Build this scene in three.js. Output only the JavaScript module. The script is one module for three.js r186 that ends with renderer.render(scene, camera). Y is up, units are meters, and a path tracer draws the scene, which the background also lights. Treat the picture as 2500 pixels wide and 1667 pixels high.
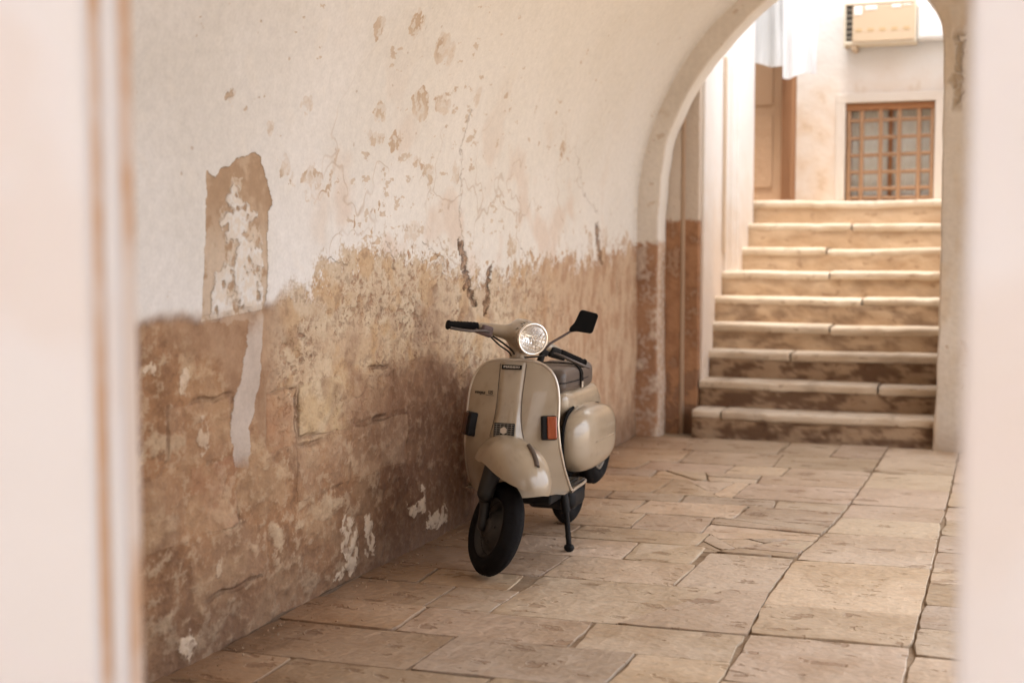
import * as THREE from 'three';
import { mergeGeometries, mergeVertices, toCreasedNormals } from 'three/addons/utils/BufferGeometryUtils.js';
import { RoundedBoxGeometry } from 'three/addons/geometries/RoundedBoxGeometry.js';
import { FontLoader } from 'three/addons/loaders/FontLoader.js';
import { TextGeometry } from 'three/addons/geometries/TextGeometry.js';

/* ---------- camera, sky, sun, exposure ---------- */
const scene = new THREE.Scene();
const camera = new THREE.PerspectiveCamera(28.34, 1024 / 682, 0.05, 400);
camera.position.set(0, 1.48, 0);
camera.rotation.order = 'YXZ';
camera.rotation.set(THREE.MathUtils.degToRad(-4.047), THREE.MathUtils.degToRad(20.166), 0);
camera.focus = 6.0;
camera.userData.fStop = 1.5;
const renderer = new THREE.WebGLRenderer();
renderer.toneMapping = THREE.LinearToneMapping;
renderer.toneMappingExposure = 3.5;
renderer.shadowMap.enabled = true;
{
  const w = 128, h = 64, d = new Float32Array(w * h * 4);
  for (let y = 0; y < h; y++) for (let x = 0; x < w; x++) {
    const e = ((y + 0.5) / h - 0.5) * Math.PI, s = Math.sin(e), o = (y * w + x) * 4;
    const k = s > 0 ? 0.72 + 0.5 * s : 0.25;
    const c = s > 0 ? [0.935, 0.975, 1.075] : [0.9, 0.8, 0.7];
    for (let i = 0; i < 3; i++) d[o + i] = k * c[i];
    d[o + 3] = 1;
  }
  const t = new THREE.DataTexture(d, w, h, THREE.RGBAFormat, THREE.FloatType);
  t.mapping = THREE.EquirectangularReflectionMapping;
  t.magFilter = t.minFilter = THREE.LinearFilter; t.needsUpdate = true;
  scene.background = t; scene.environment = t;
}
const sun = new THREE.DirectionalLight(new THREE.Color(1, 0.93, 0.85), 1.5);
sun.position.set(0.5, 20, -5 + 4.2); sun.target.position.set(0, 0, -5);
sun.castShadow = true; sun.shadow.radius = 24; sun.shadow.mapSize.set(2048, 2048);
Object.assign(sun.shadow.camera, { left: -16, right: 16, top: 16, bottom: -16, near: 1, far: 60 });
scene.add(sun, sun.target);

/* ---------- helpers ---------- */
let seed = 20231;
const rnd = () => { seed = (seed * 1664525 + 1013904223) >>> 0; return seed / 4294967296; };
const rr = (a, b) => a + (b - a) * rnd();
const clamp = (x, a = 0, b = 1) => x < a ? a : x > b ? b : x;
const ss = (a, b, x) => { const t = clamp((x - a) / (b - a)); return t * t * (3 - 2 * t); };
const mix = (a, b, t) => a + (b - a) * t;
const mix3 = (a, b, t) => [mix(a[0], b[0], t), mix(a[1], b[1], t), mix(a[2], b[2], t)];
const PERM = new Uint8Array(512);
{ const p = [...Array(256).keys()]; for (let i = 255; i > 0; i--) { const j = Math.floor(rnd() * (i + 1)); [p[i], p[j]] = [p[j], p[i]]; } for (let i = 0; i < 512; i++) PERM[i] = p[i & 255]; }
const GX = new Float32Array(256), GY = new Float32Array(256);
for (let i = 0; i < 256; i++) { GX[i] = Math.cos(i * 2.399963) * 1.5; GY[i] = Math.sin(i * 2.399963) * 1.5; }
function n2(x, y) {
  const xf = Math.floor(x), yf = Math.floor(y), fx = x - xf, fy = y - yf, X = xf & 255, Y = yf & 255;
  const u = fx * fx * fx * (fx * (fx * 6 - 15) + 10), v = fy * fy * fy * (fy * (fy * 6 - 15) + 10);
  const a = PERM[PERM[X] + Y], b = PERM[PERM[X + 1] + Y], c = PERM[PERM[X] + Y + 1], e = PERM[PERM[X + 1] + Y + 1];
  const p = GX[a] * fx + GY[a] * fy, q = GX[b] * (fx - 1) + GY[b] * fy, r = GX[c] * fx + GY[c] * (fy - 1), s = GX[e] * (fx - 1) + GY[e] * (fy - 1);
  return (p + (q - p) * u) + ((r + (s - r) * u) - (p + (q - p) * u)) * v;
}
function fbm(x, y, o = 4, g = 0.5) { let s = 0, a = 1, t = 0; for (let i = 0; i < o; i++) { s += a * n2(x, y); t += a; a *= g; x = x * 2.03 + 17.3; y = y * 2.03 + 5.1; } return s / t * 1.6; }
const table = (T, x) => { if (x <= T[0][0]) return T[0][1]; for (let i = 1; i < T.length; i++) if (x < T[i][0]) { const a = T[i - 1], b = T[i]; return mix(a[1], b[1], (x - a[0]) / (b[0] - a[0])); } return T[T.length - 1][1]; };
const toS = (x) => { x = clamp(x); return 255 * (x <= 0.0031308 ? 12.92 * x : 1.055 * Math.pow(x, 1 / 2.4) - 0.055); };
// fn(x, y) -> [r, g, b (linear), height in metres, roughness?]
function bake(w, h, wm, hm, fn, { rough = false, wrap = THREE.MirroredRepeatWrapping } = {}) {
  const c = new Uint8Array(w * h * 4), H = new Float32Array(w * h), R = rough ? new Uint8Array(w * h * 4) : null;
  for (let y = 0; y < h; y++) for (let x = 0; x < w; x++) {
    const r = fn((x + 0.5) / w * wm, (y + 0.5) / h * hm), o = y * w + x;
    c[o * 4] = toS(r[0]); c[o * 4 + 1] = toS(r[1]); c[o * 4 + 2] = toS(r[2]); c[o * 4 + 3] = 255;
    H[o] = r[3];
    if (R) { R[o * 4] = R[o * 4 + 1] = R[o * 4 + 2] = 255 * clamp(r[4]); R[o * 4 + 3] = 255; }
  }
  const set = (t) => { t.wrapS = t.wrapT = wrap; t.magFilter = THREE.LinearFilter; t.minFilter = THREE.LinearFilter; t.needsUpdate = true; return t; };
  const map = set(new THREE.DataTexture(c, w, h, THREE.RGBAFormat)); map.colorSpace = THREE.SRGBColorSpace;
  const bump = set(new THREE.DataTexture(H, w, h, THREE.RedFormat, THREE.FloatType));
  const out = { map, bump, H, w, h, wm, hm };
  if (R) out.rough = set(new THREE.DataTexture(R, w, h, THREE.RGBAFormat));
  out.at = (u, v) => { const x = clamp(u / wm * w - 0.5, 0, w - 1.001), y = clamp(v / hm * h - 0.5, 0, h - 1.001), i = Math.floor(x), j = Math.floor(y), a = x - i, b = y - j, i1 = Math.min(i + 1, w - 1), j1 = Math.min(j + 1, h - 1); return mix(mix(H[j * w + i], H[j * w + i1], a), mix(H[j1 * w + i], H[j1 * w + i1], a), b); };
  return out;
}
const std = (o) => new THREE.MeshStandardMaterial({ roughness: 0.9, ...o });
const phy = (o) => new THREE.MeshPhysicalMaterial(o);
const lin = (r, g, b) => new THREE.Color().setRGB(r, g, b);
function mesh(name, geo, mat, parent) { const m = new THREE.Mesh(Array.isArray(geo) ? mergeGeometries(geo.map((g) => { const q = g.index ? g.toNonIndexed() : g; for (const k of Object.keys(q.attributes)) if (!['position', 'normal', 'uv'].includes(k)) q.deleteAttribute(k); return q; })) : geo, mat); m.name = name; m.castShadow = m.receiveShadow = true; if (parent) parent.add(m); return m; }
function thing(name, label, category, group) { const o = new THREE.Group(); o.name = name; o.userData = { label, category }; if (group) o.userData.group = group; scene.add(o); return o; }
const part = (name, parent) => { const o = new THREE.Group(); o.name = name; parent.add(o); return o; };
const box = (x0, x1, y0, y1, z0, z1, r = 0.006) => { const g = new RoundedBoxGeometry(x1 - x0, y1 - y0, z1 - z0, 2, Math.min(r, (x1 - x0) * 0.45, (y1 - y0) * 0.45, (z1 - z0) * 0.45)); g.translate((x0 + x1) / 2, (y0 + y1) / 2, (z0 + z1) / 2); return g; };
const V = (x, y, z) => new THREE.Vector3(x, y, z);
const tube = (pts, r, seg = 24, rs = 10, closed = false) => new THREE.TubeGeometry(new THREE.CatmullRomCurve3(pts.map((p) => Array.isArray(p) ? V(...p) : p), closed, 'centripetal'), seg, r, rs, closed);
function rod(a, b, r0, r1 = r0, seg = 20) { const A = V(...a), B = V(...b), g = new THREE.CylinderGeometry(r1, r0, A.distanceTo(B), seg, 1); g.applyQuaternion(new THREE.Quaternion().setFromUnitVectors(V(0, 1, 0), B.clone().sub(A).normalize())); g.translate((a[0] + b[0]) / 2, (a[1] + b[1]) / 2, (a[2] + b[2]) / 2); return g; }
// grid surface: fn(i/nu, j/nv) -> [x, y, z]
function grid(nu, nv, fn, uvf) {
  const p = [], uv = [], ix = [];
  for (let j = 0; j <= nv; j++) for (let i = 0; i <= nu; i++) { const q = fn(i / nu, j / nv); p.push(...q); uv.push(...(uvf ? uvf(i / nu, j / nv) : [i / nu, j / nv])); }
  for (let j = 0; j < nv; j++) for (let i = 0; i < nu; i++) { const a = j * (nu + 1) + i, b = a + 1, c = a + nu + 1, d = c + 1; ix.push(a, b, d, a, d, c); }
  const g = new THREE.BufferGeometry(); g.setAttribute('position', new THREE.Float32BufferAttribute(p, 3)); g.setAttribute('uv', new THREE.Float32BufferAttribute(uv, 2)); g.setIndex(ix); g.computeVertexNormals(); return g;
}
// smooth closed surface of a signed distance function (surface nets)
function sdfGeo(f, lo, hi, c) {
  const n = [0, 1, 2].map((k) => Math.ceil((hi[k] - lo[k]) / c) + 1), S = new Float32Array(n[0] * n[1] * n[2]);
  const id = (i, j, k) => (k * n[1] + j) * n[0] + i;
  for (let k = 0; k < n[2]; k++) for (let j = 0; j < n[1]; j++) for (let i = 0; i < n[0]; i++) S[id(i, j, k)] = f(lo[0] + i * c, lo[1] + j * c, lo[2] + k * c);
  const vi = new Int32Array(S.length).fill(-1), p = [], ix = [];
  const E = [[0, 1], [2, 3], [4, 5], [6, 7], [0, 2], [1, 3], [4, 6], [5, 7], [0, 4], [1, 5], [2, 6], [3, 7]];
  for (let k = 0; k < n[2] - 1; k++) for (let j = 0; j < n[1] - 1; j++) for (let i = 0; i < n[0] - 1; i++) {
    const v = []; for (let q = 0; q < 8; q++) v.push(S[id(i + (q & 1), j + ((q >> 1) & 1), k + (q >> 2))]);
    let x = 0, y = 0, z = 0, m = 0;
    for (const [a, b] of E) if ((v[a] < 0) !== (v[b] < 0)) { const t = v[a] / (v[a] - v[b]); x += mix(a & 1, b & 1, t); y += mix((a >> 1) & 1, (b >> 1) & 1, t); z += mix(a >> 2, b >> 2, t); m++; }
    if (m) { vi[id(i, j, k)] = p.length / 3; p.push(lo[0] + (i + x / m) * c, lo[1] + (j + y / m) * c, lo[2] + (k + z / m) * c); }
  }
  const quad = (a, b, d, e, flip) => { if (a < 0 || b < 0 || d < 0 || e < 0) return; flip ? ix.push(a, d, b, b, d, e) : ix.push(a, b, d, b, e, d); };
  for (let k = 1; k < n[2] - 1; k++) for (let j = 1; j < n[1] - 1; j++) for (let i = 1; i < n[0] - 1; i++) {
    const s = S[id(i, j, k)] < 0;
    if (s !== S[id(i + 1, j, k)] < 0) quad(vi[id(i, j - 1, k - 1)], vi[id(i, j, k - 1)], vi[id(i, j - 1, k)], vi[id(i, j, k)], !s);
    if (s !== S[id(i, j + 1, k)] < 0) quad(vi[id(i - 1, j, k - 1)], vi[id(i - 1, j, k)], vi[id(i, j, k - 1)], vi[id(i, j, k)], !s);
    if (s !== S[id(i, j, k + 1)] < 0) quad(vi[id(i - 1, j - 1, k)], vi[id(i, j - 1, k)], vi[id(i - 1, j, k)], vi[id(i, j, k)], !s);
  }
  const nr = [], h = c * 0.5;
  for (let i = 0; i < p.length; i += 3) { const [x, y, z] = [p[i], p[i + 1], p[i + 2]]; const gx = f(x + h, y, z) - f(x - h, y, z), gy = f(x, y + h, z) - f(x, y - h, z), gz = f(x, y, z + h) - f(x, y, z - h), l = Math.hypot(gx, gy, gz) || 1; nr.push(gx / l, gy / l, gz / l); }
  const g = new THREE.BufferGeometry(); g.setAttribute('position', new THREE.Float32BufferAttribute(p, 3)); g.setAttribute('normal', new THREE.Float32BufferAttribute(nr, 3));
  g.setAttribute('uv', new THREE.Float32BufferAttribute(new Float32Array(p.length / 3 * 2), 2)); g.setIndex(ix); return g;
}
const smin = (a, b, k) => { const h = clamp(0.5 + 0.5 * (b - a) / k); return mix(b, a, h) - k * h * (1 - h); };
const smax = (a, b, k) => -smin(-a, -b, k);
const cap = (x, y, z, a, b, r0, r1) => { const bx = b[0] - a[0], by = b[1] - a[1], bz = b[2] - a[2], t = clamp(((x - a[0]) * bx + (y - a[1]) * by + (z - a[2]) * bz) / (bx * bx + by * by + bz * bz)); return Math.hypot(x - a[0] - bx * t, y - a[1] - by * t, z - a[2] - bz * t) - mix(r0, r1, t); };
const rbox = (x, y, z, hx, hy, hz, r) => { const a = Math.abs(x) - hx + r, b = Math.abs(y) - hy + r, c = Math.abs(z) - hz + r; return Math.hypot(Math.max(a, 0), Math.max(b, 0), Math.max(c, 0)) + Math.min(Math.max(a, b, c), 0) - r; };
const selli = (x, y, z, a, b, c, e) => (Math.pow(Math.pow(Math.abs(x / a), e) + Math.pow(Math.abs(y / b), e) + Math.pow(Math.abs(z / c), e), 1 / e) - 1) * Math.min(a, b, c);
// closed plan outline with rounded corners, extruded upward
function prism(pts, y0, y1, r = 0.012) {
  const s = new THREE.Shape(), n = pts.length;
  for (let i = 0; i < n; i++) {
    const p = pts[i], a = pts[(i + n - 1) % n], b = pts[(i + 1) % n], la = Math.hypot(a[0] - p[0], a[1] - p[1]), lb = Math.hypot(b[0] - p[0], b[1] - p[1]), q = Math.min(r, la * 0.45, lb * 0.45);
    const A = [p[0] + (a[0] - p[0]) / la * q, p[1] + (a[1] - p[1]) / la * q], B = [p[0] + (b[0] - p[0]) / lb * q, p[1] + (b[1] - p[1]) / lb * q];
    i ? s.lineTo(A[0], -A[1]) : s.moveTo(A[0], -A[1]); s.quadraticCurveTo(p[0], -p[1], B[0], -B[1]);
  }
  const g = new THREE.ExtrudeGeometry(s, { depth: y1 - y0, bevelEnabled: false, curveSegments: 4, steps: 1 });
  g.rotateX(-Math.PI / 2); g.translate(0, y0, 0);
  return toCreasedNormals(g, 0.7);
}
const planarUV = (g, fu, fv) => { const p = g.attributes.position, uv = new Float32Array(p.count * 2); for (let i = 0; i < p.count; i++) { uv[2 * i] = fu(p.getX(i), p.getY(i), p.getZ(i)); uv[2 * i + 1] = fv(p.getX(i), p.getY(i), p.getZ(i)); } g.setAttribute('uv', new THREE.BufferAttribute(uv, 2)); return g; };
// raster masks in wall metres (drawn once, looked up with a ragged warp)
function maskCanvas(u0, u1, v0, v1, n, draw) {
  const c = document.createElement('canvas'); c.width = c.height = n; const x = c.getContext('2d'); x.fillStyle = '#000'; x.fillRect(0, 0, n, n);
  const U = (u) => (u - u0) / (u1 - u0) * n, S = (v) => (v1 - v) / (v1 - v0) * n;
  x.globalCompositeOperation = 'lighter';
  draw({ poly: (pts, col) => { x.fillStyle = col; x.beginPath(); pts.forEach(([u, v], i) => i ? x.lineTo(U(u), S(v)) : x.moveTo(U(u), S(v))); x.closePath(); x.fill(); },
    line: (pts, col, w) => { x.strokeStyle = col; x.lineCap = 'round'; x.lineJoin = 'round'; x.lineWidth = w / (u1 - u0) * n; x.beginPath(); pts.forEach(([u, v], i) => i ? x.lineTo(U(u), S(v)) : x.moveTo(U(u), S(v))); x.stroke(); },
    oval: (u, v, a, b, col) => { x.fillStyle = col; x.beginPath(); x.ellipse(U(u), S(v), a / (u1 - u0) * n, b / (v1 - v0) * n, 0, 0, 7); x.fill(); } });
  const d = x.getImageData(0, 0, n, n).data;
  return (u, v, k) => { const i = Math.round(U(u)), j = Math.round(S(v)); return i < 0 || j < 0 || i >= n || j >= n ? 0 : d[(j * n + i) * 4 + k] / 255; };
}
/* ---------- the passage: peeling left wall, its stones, the vault ---------- */
const XW = -2.70, RV = 1.97, SP = 1.75, U0 = 1.9, U1 = 10.1, S0 = -0.08, S1 = 4.02;
const topEdge = [[3.75, 1.24], [4.15, 1.23], [4.62, 1.26], [4.9, 1.33], [5.2, 1.42], [5.6, 1.48], [5.9, 1.44], [6.3, 1.42], [6.58, 1.33], [7.0, 1.31], [7.5, 1.36], [8.2, 1.42], [8.65, 1.36], [9.4, 1.46], [10.1, 1.51]];
const darkEdge = [[3.75, 1.2], [4.13, 1.1], [4.61, 0.7], [5.0, 0.62], [5.26, 0.72], [5.72, 0.86], [6.23, 0.95], [6.6, 0.80], [7.5, 0.6], [9, 0.3], [10, 0.2]];
const blocks = [[4.07, 4.37, 0.44, 0.695, 0], [4.05, 4.58, 0.2, 0.43, 1], [4.6, 4.83, 0.67, 0.905, 2], [4.85, 5.26, 0.69, 0.915, 3], [5.275, 5.74, 0.7, 0.925, 4], [3.93, 4.34, 0.71, 0.925, 1], [4.83, 5.3, 0.44, 0.66, 5], [5.32, 5.9, 0.45, 0.68, 5], [3.45, 4.03, 0.44, 0.69, 5], [5.76, 6.3, 0.71, 0.93, 4]];
const blockTint = [[0.40, 0.20, 0.115], [0.40, 0.25, 0.15], [0.44, 0.22, 0.11], [0.60, 0.45, 0.25], [0.27, 0.145, 0.08], [0.42, 0.27, 0.165]];
const M1 = maskCanvas(3.5, 7.5, -0.1, 3.9, 1400, (d) => {
  d.poly([[4.17, 1.74], [4.22, 1.73], [4.26, 1.75], [4.35, 1.79], [4.40, 1.81], [4.49, 1.82], [4.55, 1.81], [4.58, 1.75], [4.60, 1.71], [4.63, 1.64], [4.60, 1.61], [4.59, 1.49], [4.59, 1.35], [4.56, 1.19], [4.14, 1.21], [4.15, 1.43], [4.16, 1.58]], '#f00');
  d.poly([[4.47, 1.22], [4.57, 1.22], [4.55, 1.09], [4.53, 0.92], [4.48, 0.78], [4.46, 0.63], [4.36, 0.65], [4.33, 0.78], [4.35, 0.89], [4.40, 0.96], [4.44, 1.09]], '#0f0');
  d.poly([[4.34, 1.73], [4.41, 1.75], [4.42, 1.65], [4.53, 1.60], [4.56, 1.49], [4.56, 1.2], [4.2, 1.2], [4.22, 1.36], [4.31, 1.45], [4.25, 1.61], [4.32, 1.66]], '#00f');
});
const M2 = maskCanvas(3.5, 10.5, -0.1, 3.4, 1400, (d) => {
  for (const [u, s, a, b] of [[5.38, 2.43, .05, .05], [5.70, 2.50, .07, .06], [6.03, 2.44, .08, .08], [6.15, 2.42, .04, .06], [5.55, 2.08, .05, .04], [5.76, 1.96, .07, .05], [6.16, 1.86, .05, .03], [6.50, 1.84, .07, .06], [4.73, 1.78, .035, .04], [4.80, 1.74, .02, .015], [4.98, 1.76, .10, .04], [5.98, 1.55, .09, .05], [6.66, 2.26, .04, .05], [5.96, 2.15, .10, .08], [8.23, 2.09, .06, .06], [9.27, 1.56, .05, .07], [9.82, 1.52, .09, .03], [6.22, 2.18, .10, .05], [5.55, 1.96, .08, .03], [4.31, 2.02, .03, .02], [4.89, 2.05, .045, .03], [8.9, 1.5, .06, .07], [7.35, 1.47, .09, .05], [4.6, 1.94, .035, .03]]) d.oval(u, s, a, b, '#f00');
  d.line([[6.0, 1.9], [6.1, 1.84], [6.2, 1.8]], '#f00', 0.05); d.line([[5.2, 1.9], [5.13, 1.71], [5.0, 1.67], [4.88, 1.68]], '#f00', 0.025);
  for (const c of [[[6.58, 1.49], [6.62, 1.40], [6.65, 1.31], [6.72, 1.22], [6.80, 1.17]], [[6.99, 1.35], [6.97, 1.27], [6.99, 1.20], [6.95, 1.11]], [[9.05, 1.62], [9.08, 1.48], [9.2, 1.36]]]) d.line(c, '#0f0', 0.075);
  for (const c of [[[6.62, 2.2], [6.56, 2.0], [6.58, 1.76], [6.57, 1.65], [6.60, 1.54], [6.62, 1.46]], [[8.5, 2.1], [8.8, 1.8], [9.1, 1.7]], [[9.1, 1.62], [9.3, 1.4], [9.25, 1.2]], [[8.7, 1.5], [8.72, 1.3]], [[7.5, 1.5], [7.62, 1.38], [7.6, 1.25]], [[6.1, 1.5], [6.3, 1.44], [6.42, 1.36]], [[5.1, 1.42], [5.3, 1.4]], [[5.7, 1.5], [5.8, 1.38]], [[9.6, 1.4], [9.65, 1.1]]]) d.line(c, '#070', 0.016);
  for (const [u, s, a, b] of [[5.28, .21, .07, .09], [5.48, .19, .04, .06], [5.31, .08, .05, .07], [5.20, .05, .05, .04], [6.01, .19, .10, .04], [6.20, .1, .1, .05], [6.33, .10, .05, .06], [6.09, .24, .03, .06], [5.50, .12, .05, .05], [4.23, .30, .03, .05], [4.01, .07, .05, .06], [3.84, 1.07, .04, .03], [4.04, 1.01, .03, .05], [5.36, .15, .03, .06], [6.7, .4, .06, .05], [6.9, .3, .05, .08], [4.15, .8, .03, .08], [7.2, .5, .08, .04]]) d.oval(u, s, a, b, '#00f');
});
const inBlock = (u, s) => { for (let i = 0; i < blocks.length; i++) { const b = blocks[i]; if (u > b[0] && u < b[1] && s > b[2] && s < b[3]) return i; } return -1; };
const warpB = (u, s) => [u + 0.014 * n2(u * 9, s * 9) + 0.004 * n2(u * 40, s * 40), s + 0.012 * n2(u * 8 + 30, s * 8) + 0.003 * n2(u * 40, s * 40 + 9)];
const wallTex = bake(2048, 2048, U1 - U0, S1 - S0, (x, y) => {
  const u = x + U0, s = y + S0;
  const nA = fbm(u * 1.3, s * 1.3, 3), nB = fbm(u * 6 + 9, s * 6, 4), nC = fbm(u * 22, s * 22 + 7, 3), nD = n2(u * 75, s * 75);
  const wu = u + 0.02 * n2(u * 14, s * 14) + 0.008 * n2(u * 45, s * 45), ws = s + 0.02 * n2(u * 14 + 50, s * 14) + 0.008 * n2(u * 45 + 9, s * 45);
  const te = table(topEdge, u), de = table(darkEdge, u), far = ss(4.55, 5.1, u);
  // base coat of cream limewash
  let col = mix3([0.77, 0.755, 0.745], [0.72, 0.70, 0.675], ss(-0.4, 0.6, nA)); col = mix3(col, [0.78, 0.745, 0.70], ss(0.2, 0.8, nB) * 0.35);
  col = mix3(col, [0.73, 0.68, 0.60], 0.5 * ss(4.5, 6.5, u));
  let h = 0.004 * nA + 0.0012 * nB + 0.0005 * nC;
  // where the limewash still stands
  const edge = s - te + (0.02 + 0.10 * far) * nB + 0.06 * far * nC + 0.03 * far * nD;
  let keep = mix(ss(-0.035, 0.035, edge), ss(-0.05, 0.05, edge + 0.025 * nD), far);
  const zone = ss(4.75, 5.3, u) * (1 - ss(8.8, 9.6, u)), wear = ss(0.62 + 1.3 * Math.max(0, s - te) - 0.1 * zone, 0.72 + 1.3 * Math.max(0, s - te), nB + 0.5 * nC) * zone;
  const chip = M2(u + 0.05 * nB + 0.03 * nC, s + 0.035 * n2(u * 11, s * 13 + 8) + 0.015 * nC, 0) * (0.35 + 0.65 * ss(-0.25, 0.25, nC + 0.4 * nB)), stain = M2(u + 0.04 * nB, s + 0.03 * nC, 0), patch = M1(u + 0.35 * (wu - u), s + 0.8 * (ws - s), 0), pale = M1(wu + 0.02 * nB, ws + 0.02 * nC, 2);
  // under it: brown dado, worn plaster, soft stone
  let und = mix3([0.39, 0.245, 0.15], [0.29, 0.165, 0.092], ss(-0.5, 0.6, nB + 0.4 * nA));
  let hu = -0.006 + 0.003 * nB;
  const rz = ss(4.5, 4.85, u) * ss(-0.12, 0.12, s - de + 0.12 * nB) * (1 - 0.55 * ss(7.6, 9.2, u));
  const pf = fbm(u * 16, s * 21 + 3, 4, 0.68), pg = fbm(u * 38 + 4, s * 44, 3, 0.6), pr = ss(-0.45, 0.35, fbm(u * 2.1 + 12, s * 2.6, 3)), pits = clamp((ss(0.02, 0.5, pf) * 0.85 + ss(0.15, 0.6, pg) * 0.6) * (0.25 + 0.85 * pr) + 0.25 * ss(0.1, 0.6, nB));
  const rough = mix3(mix3([0.62, 0.49, 0.34], [0.52, 0.36, 0.22], ss(-0.4, 0.5, nB + nA)), [0.33, 0.18, 0.10], pits * 0.85);
  const wash = ss(te - 0.55, te + 0.05, s + 0.14 * nB + 0.08 * nA); und = mix3(und, mix3(rough, [0.60, 0.50, 0.385], wash * 0.75 * (1 - 0.75 * pits)), rz);
  const och = rz * ss(0.1, 0.5, fbm(u * 4.3 + 71, s * 5.1, 3)); und = mix3(und, [0.50, 0.31, 0.15], och * 0.55);
  const dkp = rz * ss(0.15, 0.6, fbm(u * 3.3 + 21, s * 4.1, 3)) * (1 - wash * 0.6); und = mix3(und, [0.27, 0.15, 0.09], dkp * 0.65); hu -= rz * (0.003 + 0.008 * pits) * (1 - 0.6 * ss(te - 0.3, te, s));
  const streak = ss(7.2, 8.4, u); und = mix3(und, mix3([0.56, 0.40, 0.27], [0.42, 0.25, 0.15], ss(-0.3, 0.5, fbm(u * 7, s * 4, 5, 0.6))), streak * 0.8);
  // lower courses: earth brown, scuffed; darker behind the scooter, part pigment, part painted shade
  const low = ss(0.1, -0.12, s - de + 0.1 * nB) * (1 - 0.6 * streak);
  const earth = mix3(mix3([0.34, 0.18, 0.088], [0.20, 0.10, 0.047], ss(-0.4, 0.5, nA + 0.6 * nB)), [0.125, 0.054, 0.026], ss(4.9, 6.0, u) * 0.85 * (1 - ss(7.4, 8.6, u)));
  und = mix3(und, earth, low); hu += low * 0.002 * nB;
  const scuff = low * ss(0.12, 0.5, fbm(u * 5, s * 7 + 3, 5, 0.62)) * (1 - ss(5.0, 6.0, u)); und = mix3(und, [0.54, 0.40, 0.26], scuff * 0.75); hu += scuff * 0.002;
  const rub = low * ss(0.25, 0.8, nC + 0.4 * nD) * 0.28; und = mix3(und, [0.42, 0.29, 0.19], rub);
  const spot = M2(wu + 0.03 * nC, ws + 0.03 * nB, 2) * ss(-0.5, 0.0, nC + 0.5 * nB); und = mix3(und, [0.66, 0.53, 0.40], spot * 0.9); hu += spot * 0.003;
  const salt = fbm(u * 13 + 31, s * 17, 5, 0.66); if (u > 3) { const q = (1 - streak * 0.5) * (low + rz * 0.5 + 0.25); und = mix3(und, [0.56, 0.42, 0.28], ss(0.08, 0.5, salt) * 0.5 * clamp(q) * (1 - 0.6 * ss(5.0, 5.8, u) * low)); und = mix3(und, [0.17, 0.085, 0.045], ss(0.1, 0.5, -salt) * 0.5 * clamp(q)); hu += 0.004 * salt * clamp(q); }
  // masonry blocks that show
  const [bu, bs] = warpB(u, s); const bi = inBlock(bu, bs);
  const joint = (() => { let d = 1; for (const b of blocks) { const du = Math.max(b[0] - bu, bu - b[1]), dv = Math.max(b[2] - bs, bs - b[3]); d = Math.min(d, Math.abs(Math.max(du, dv))); } return ss(0.014, 0.003, d); })();
  if (bi >= 0) { const b = blocks[bi], k = 0.5 + 0.6 * nB; und = mix3(und, blockTint[b[4]], clamp(k) * 0.6); hu += 0.002 * Math.sin(bi * 2.4) + 0.004 * fbm(u * 5 + bi * 3, s * 5, 2); }
  const jl = joint * clamp(-0.05 + 1.5 * fbm(u * 2.6, s * 2.6 + 40, 3)) * (1 - keep); und = mix3(und, [0.17, 0.09, 0.05], jl * 0.7); hu -= jl * 0.010;
  // the patch where the coat came away in one piece
  let inPatch = patch * (1 - pale * ss(-0.3, 0.25, nB + 0.6 * nC + (1.42 - s) * 0.7));
  if (patch > 0.3) { const pc = mix3(mix3([0.41, 0.28, 0.18], [0.50, 0.37, 0.26], ss(-0.3, 0.6, nB + 0.4 * nC)), [0.61, 0.51, 0.41], clamp(pale * 0.8 * ss(-0.6, 0.2, nC) + ss(1.64, 1.44, s + 0.12 * nB + 0.05 * nC) * 0.75 * ss(-0.5, 0.15, nB + 0.6 * nC + 0.15))); und = mix3(und, pc, s > te - 0.02 ? 1 : 0.3); keep *= 1 - clamp(inPatch * 1.2); if (s > te) hu = mix(hu, -0.0035 + 0.0015 * nC, 0.8); col = mix3(col, [0.63, 0.53, 0.42], 0.6 * patch * ss(-0.2, 0.5, nC)); }
  keep *= 1 - clamp(wear); const under2 = mix3([0.56, 0.45, 0.34], [0.48, 0.35, 0.24], ss(-0.2, 0.5, nB));
  und = mix3(und, under2, patch > 0.3 ? 0 : ss(te - 0.02, te + 0.12, s) * 0.85); hu *= 1 - 0.55 * ss(te, te + 0.15, s);
  const cl = ss(5.0, 5.5, u) * ss(9.0, 6.8, u) * ss(2.75, 2.1, s), fleck = ss(0.30, 0.46, fbm(u * 8 + 13, s * 15, 4, 0.62) - 0.35 * (1 - cl) - 0.25 * ss(0.3, -0.3, fbm(u * 1.8 + 4, s * 2.2, 2))); keep *= 1 - 0.75 * fleck;
  keep *= 1 - (0.35 + 0.5 * ss(-0.2, 0.4, nA + nB)) * ss(0.3, 0.8, chip); col = mix3(col, [0.60, 0.48, 0.37], 0.3 * stain);
  const mott = low * ss(-0.1, 0.5, fbm(u * 3.2 + 60, s * 4.5, 4)) * 0.5; und = mix3(und, [0.47, 0.31, 0.18], mott * (1 - ss(5.0, 5.8, u) * 0.85));
  const rim = clamp(4 * keep * (1 - keep));
  let c = mix3(und, col, keep); hu *= 1 - 0.85 * far * ss(te - 0.28, te + 0.04, s); h = mix(h + hu - 0.001 * (1 - far), h + 0.002 * (1 - 0.8 * far), keep) + 0.0025 * rim * (1 - 0.8 * far);
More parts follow.
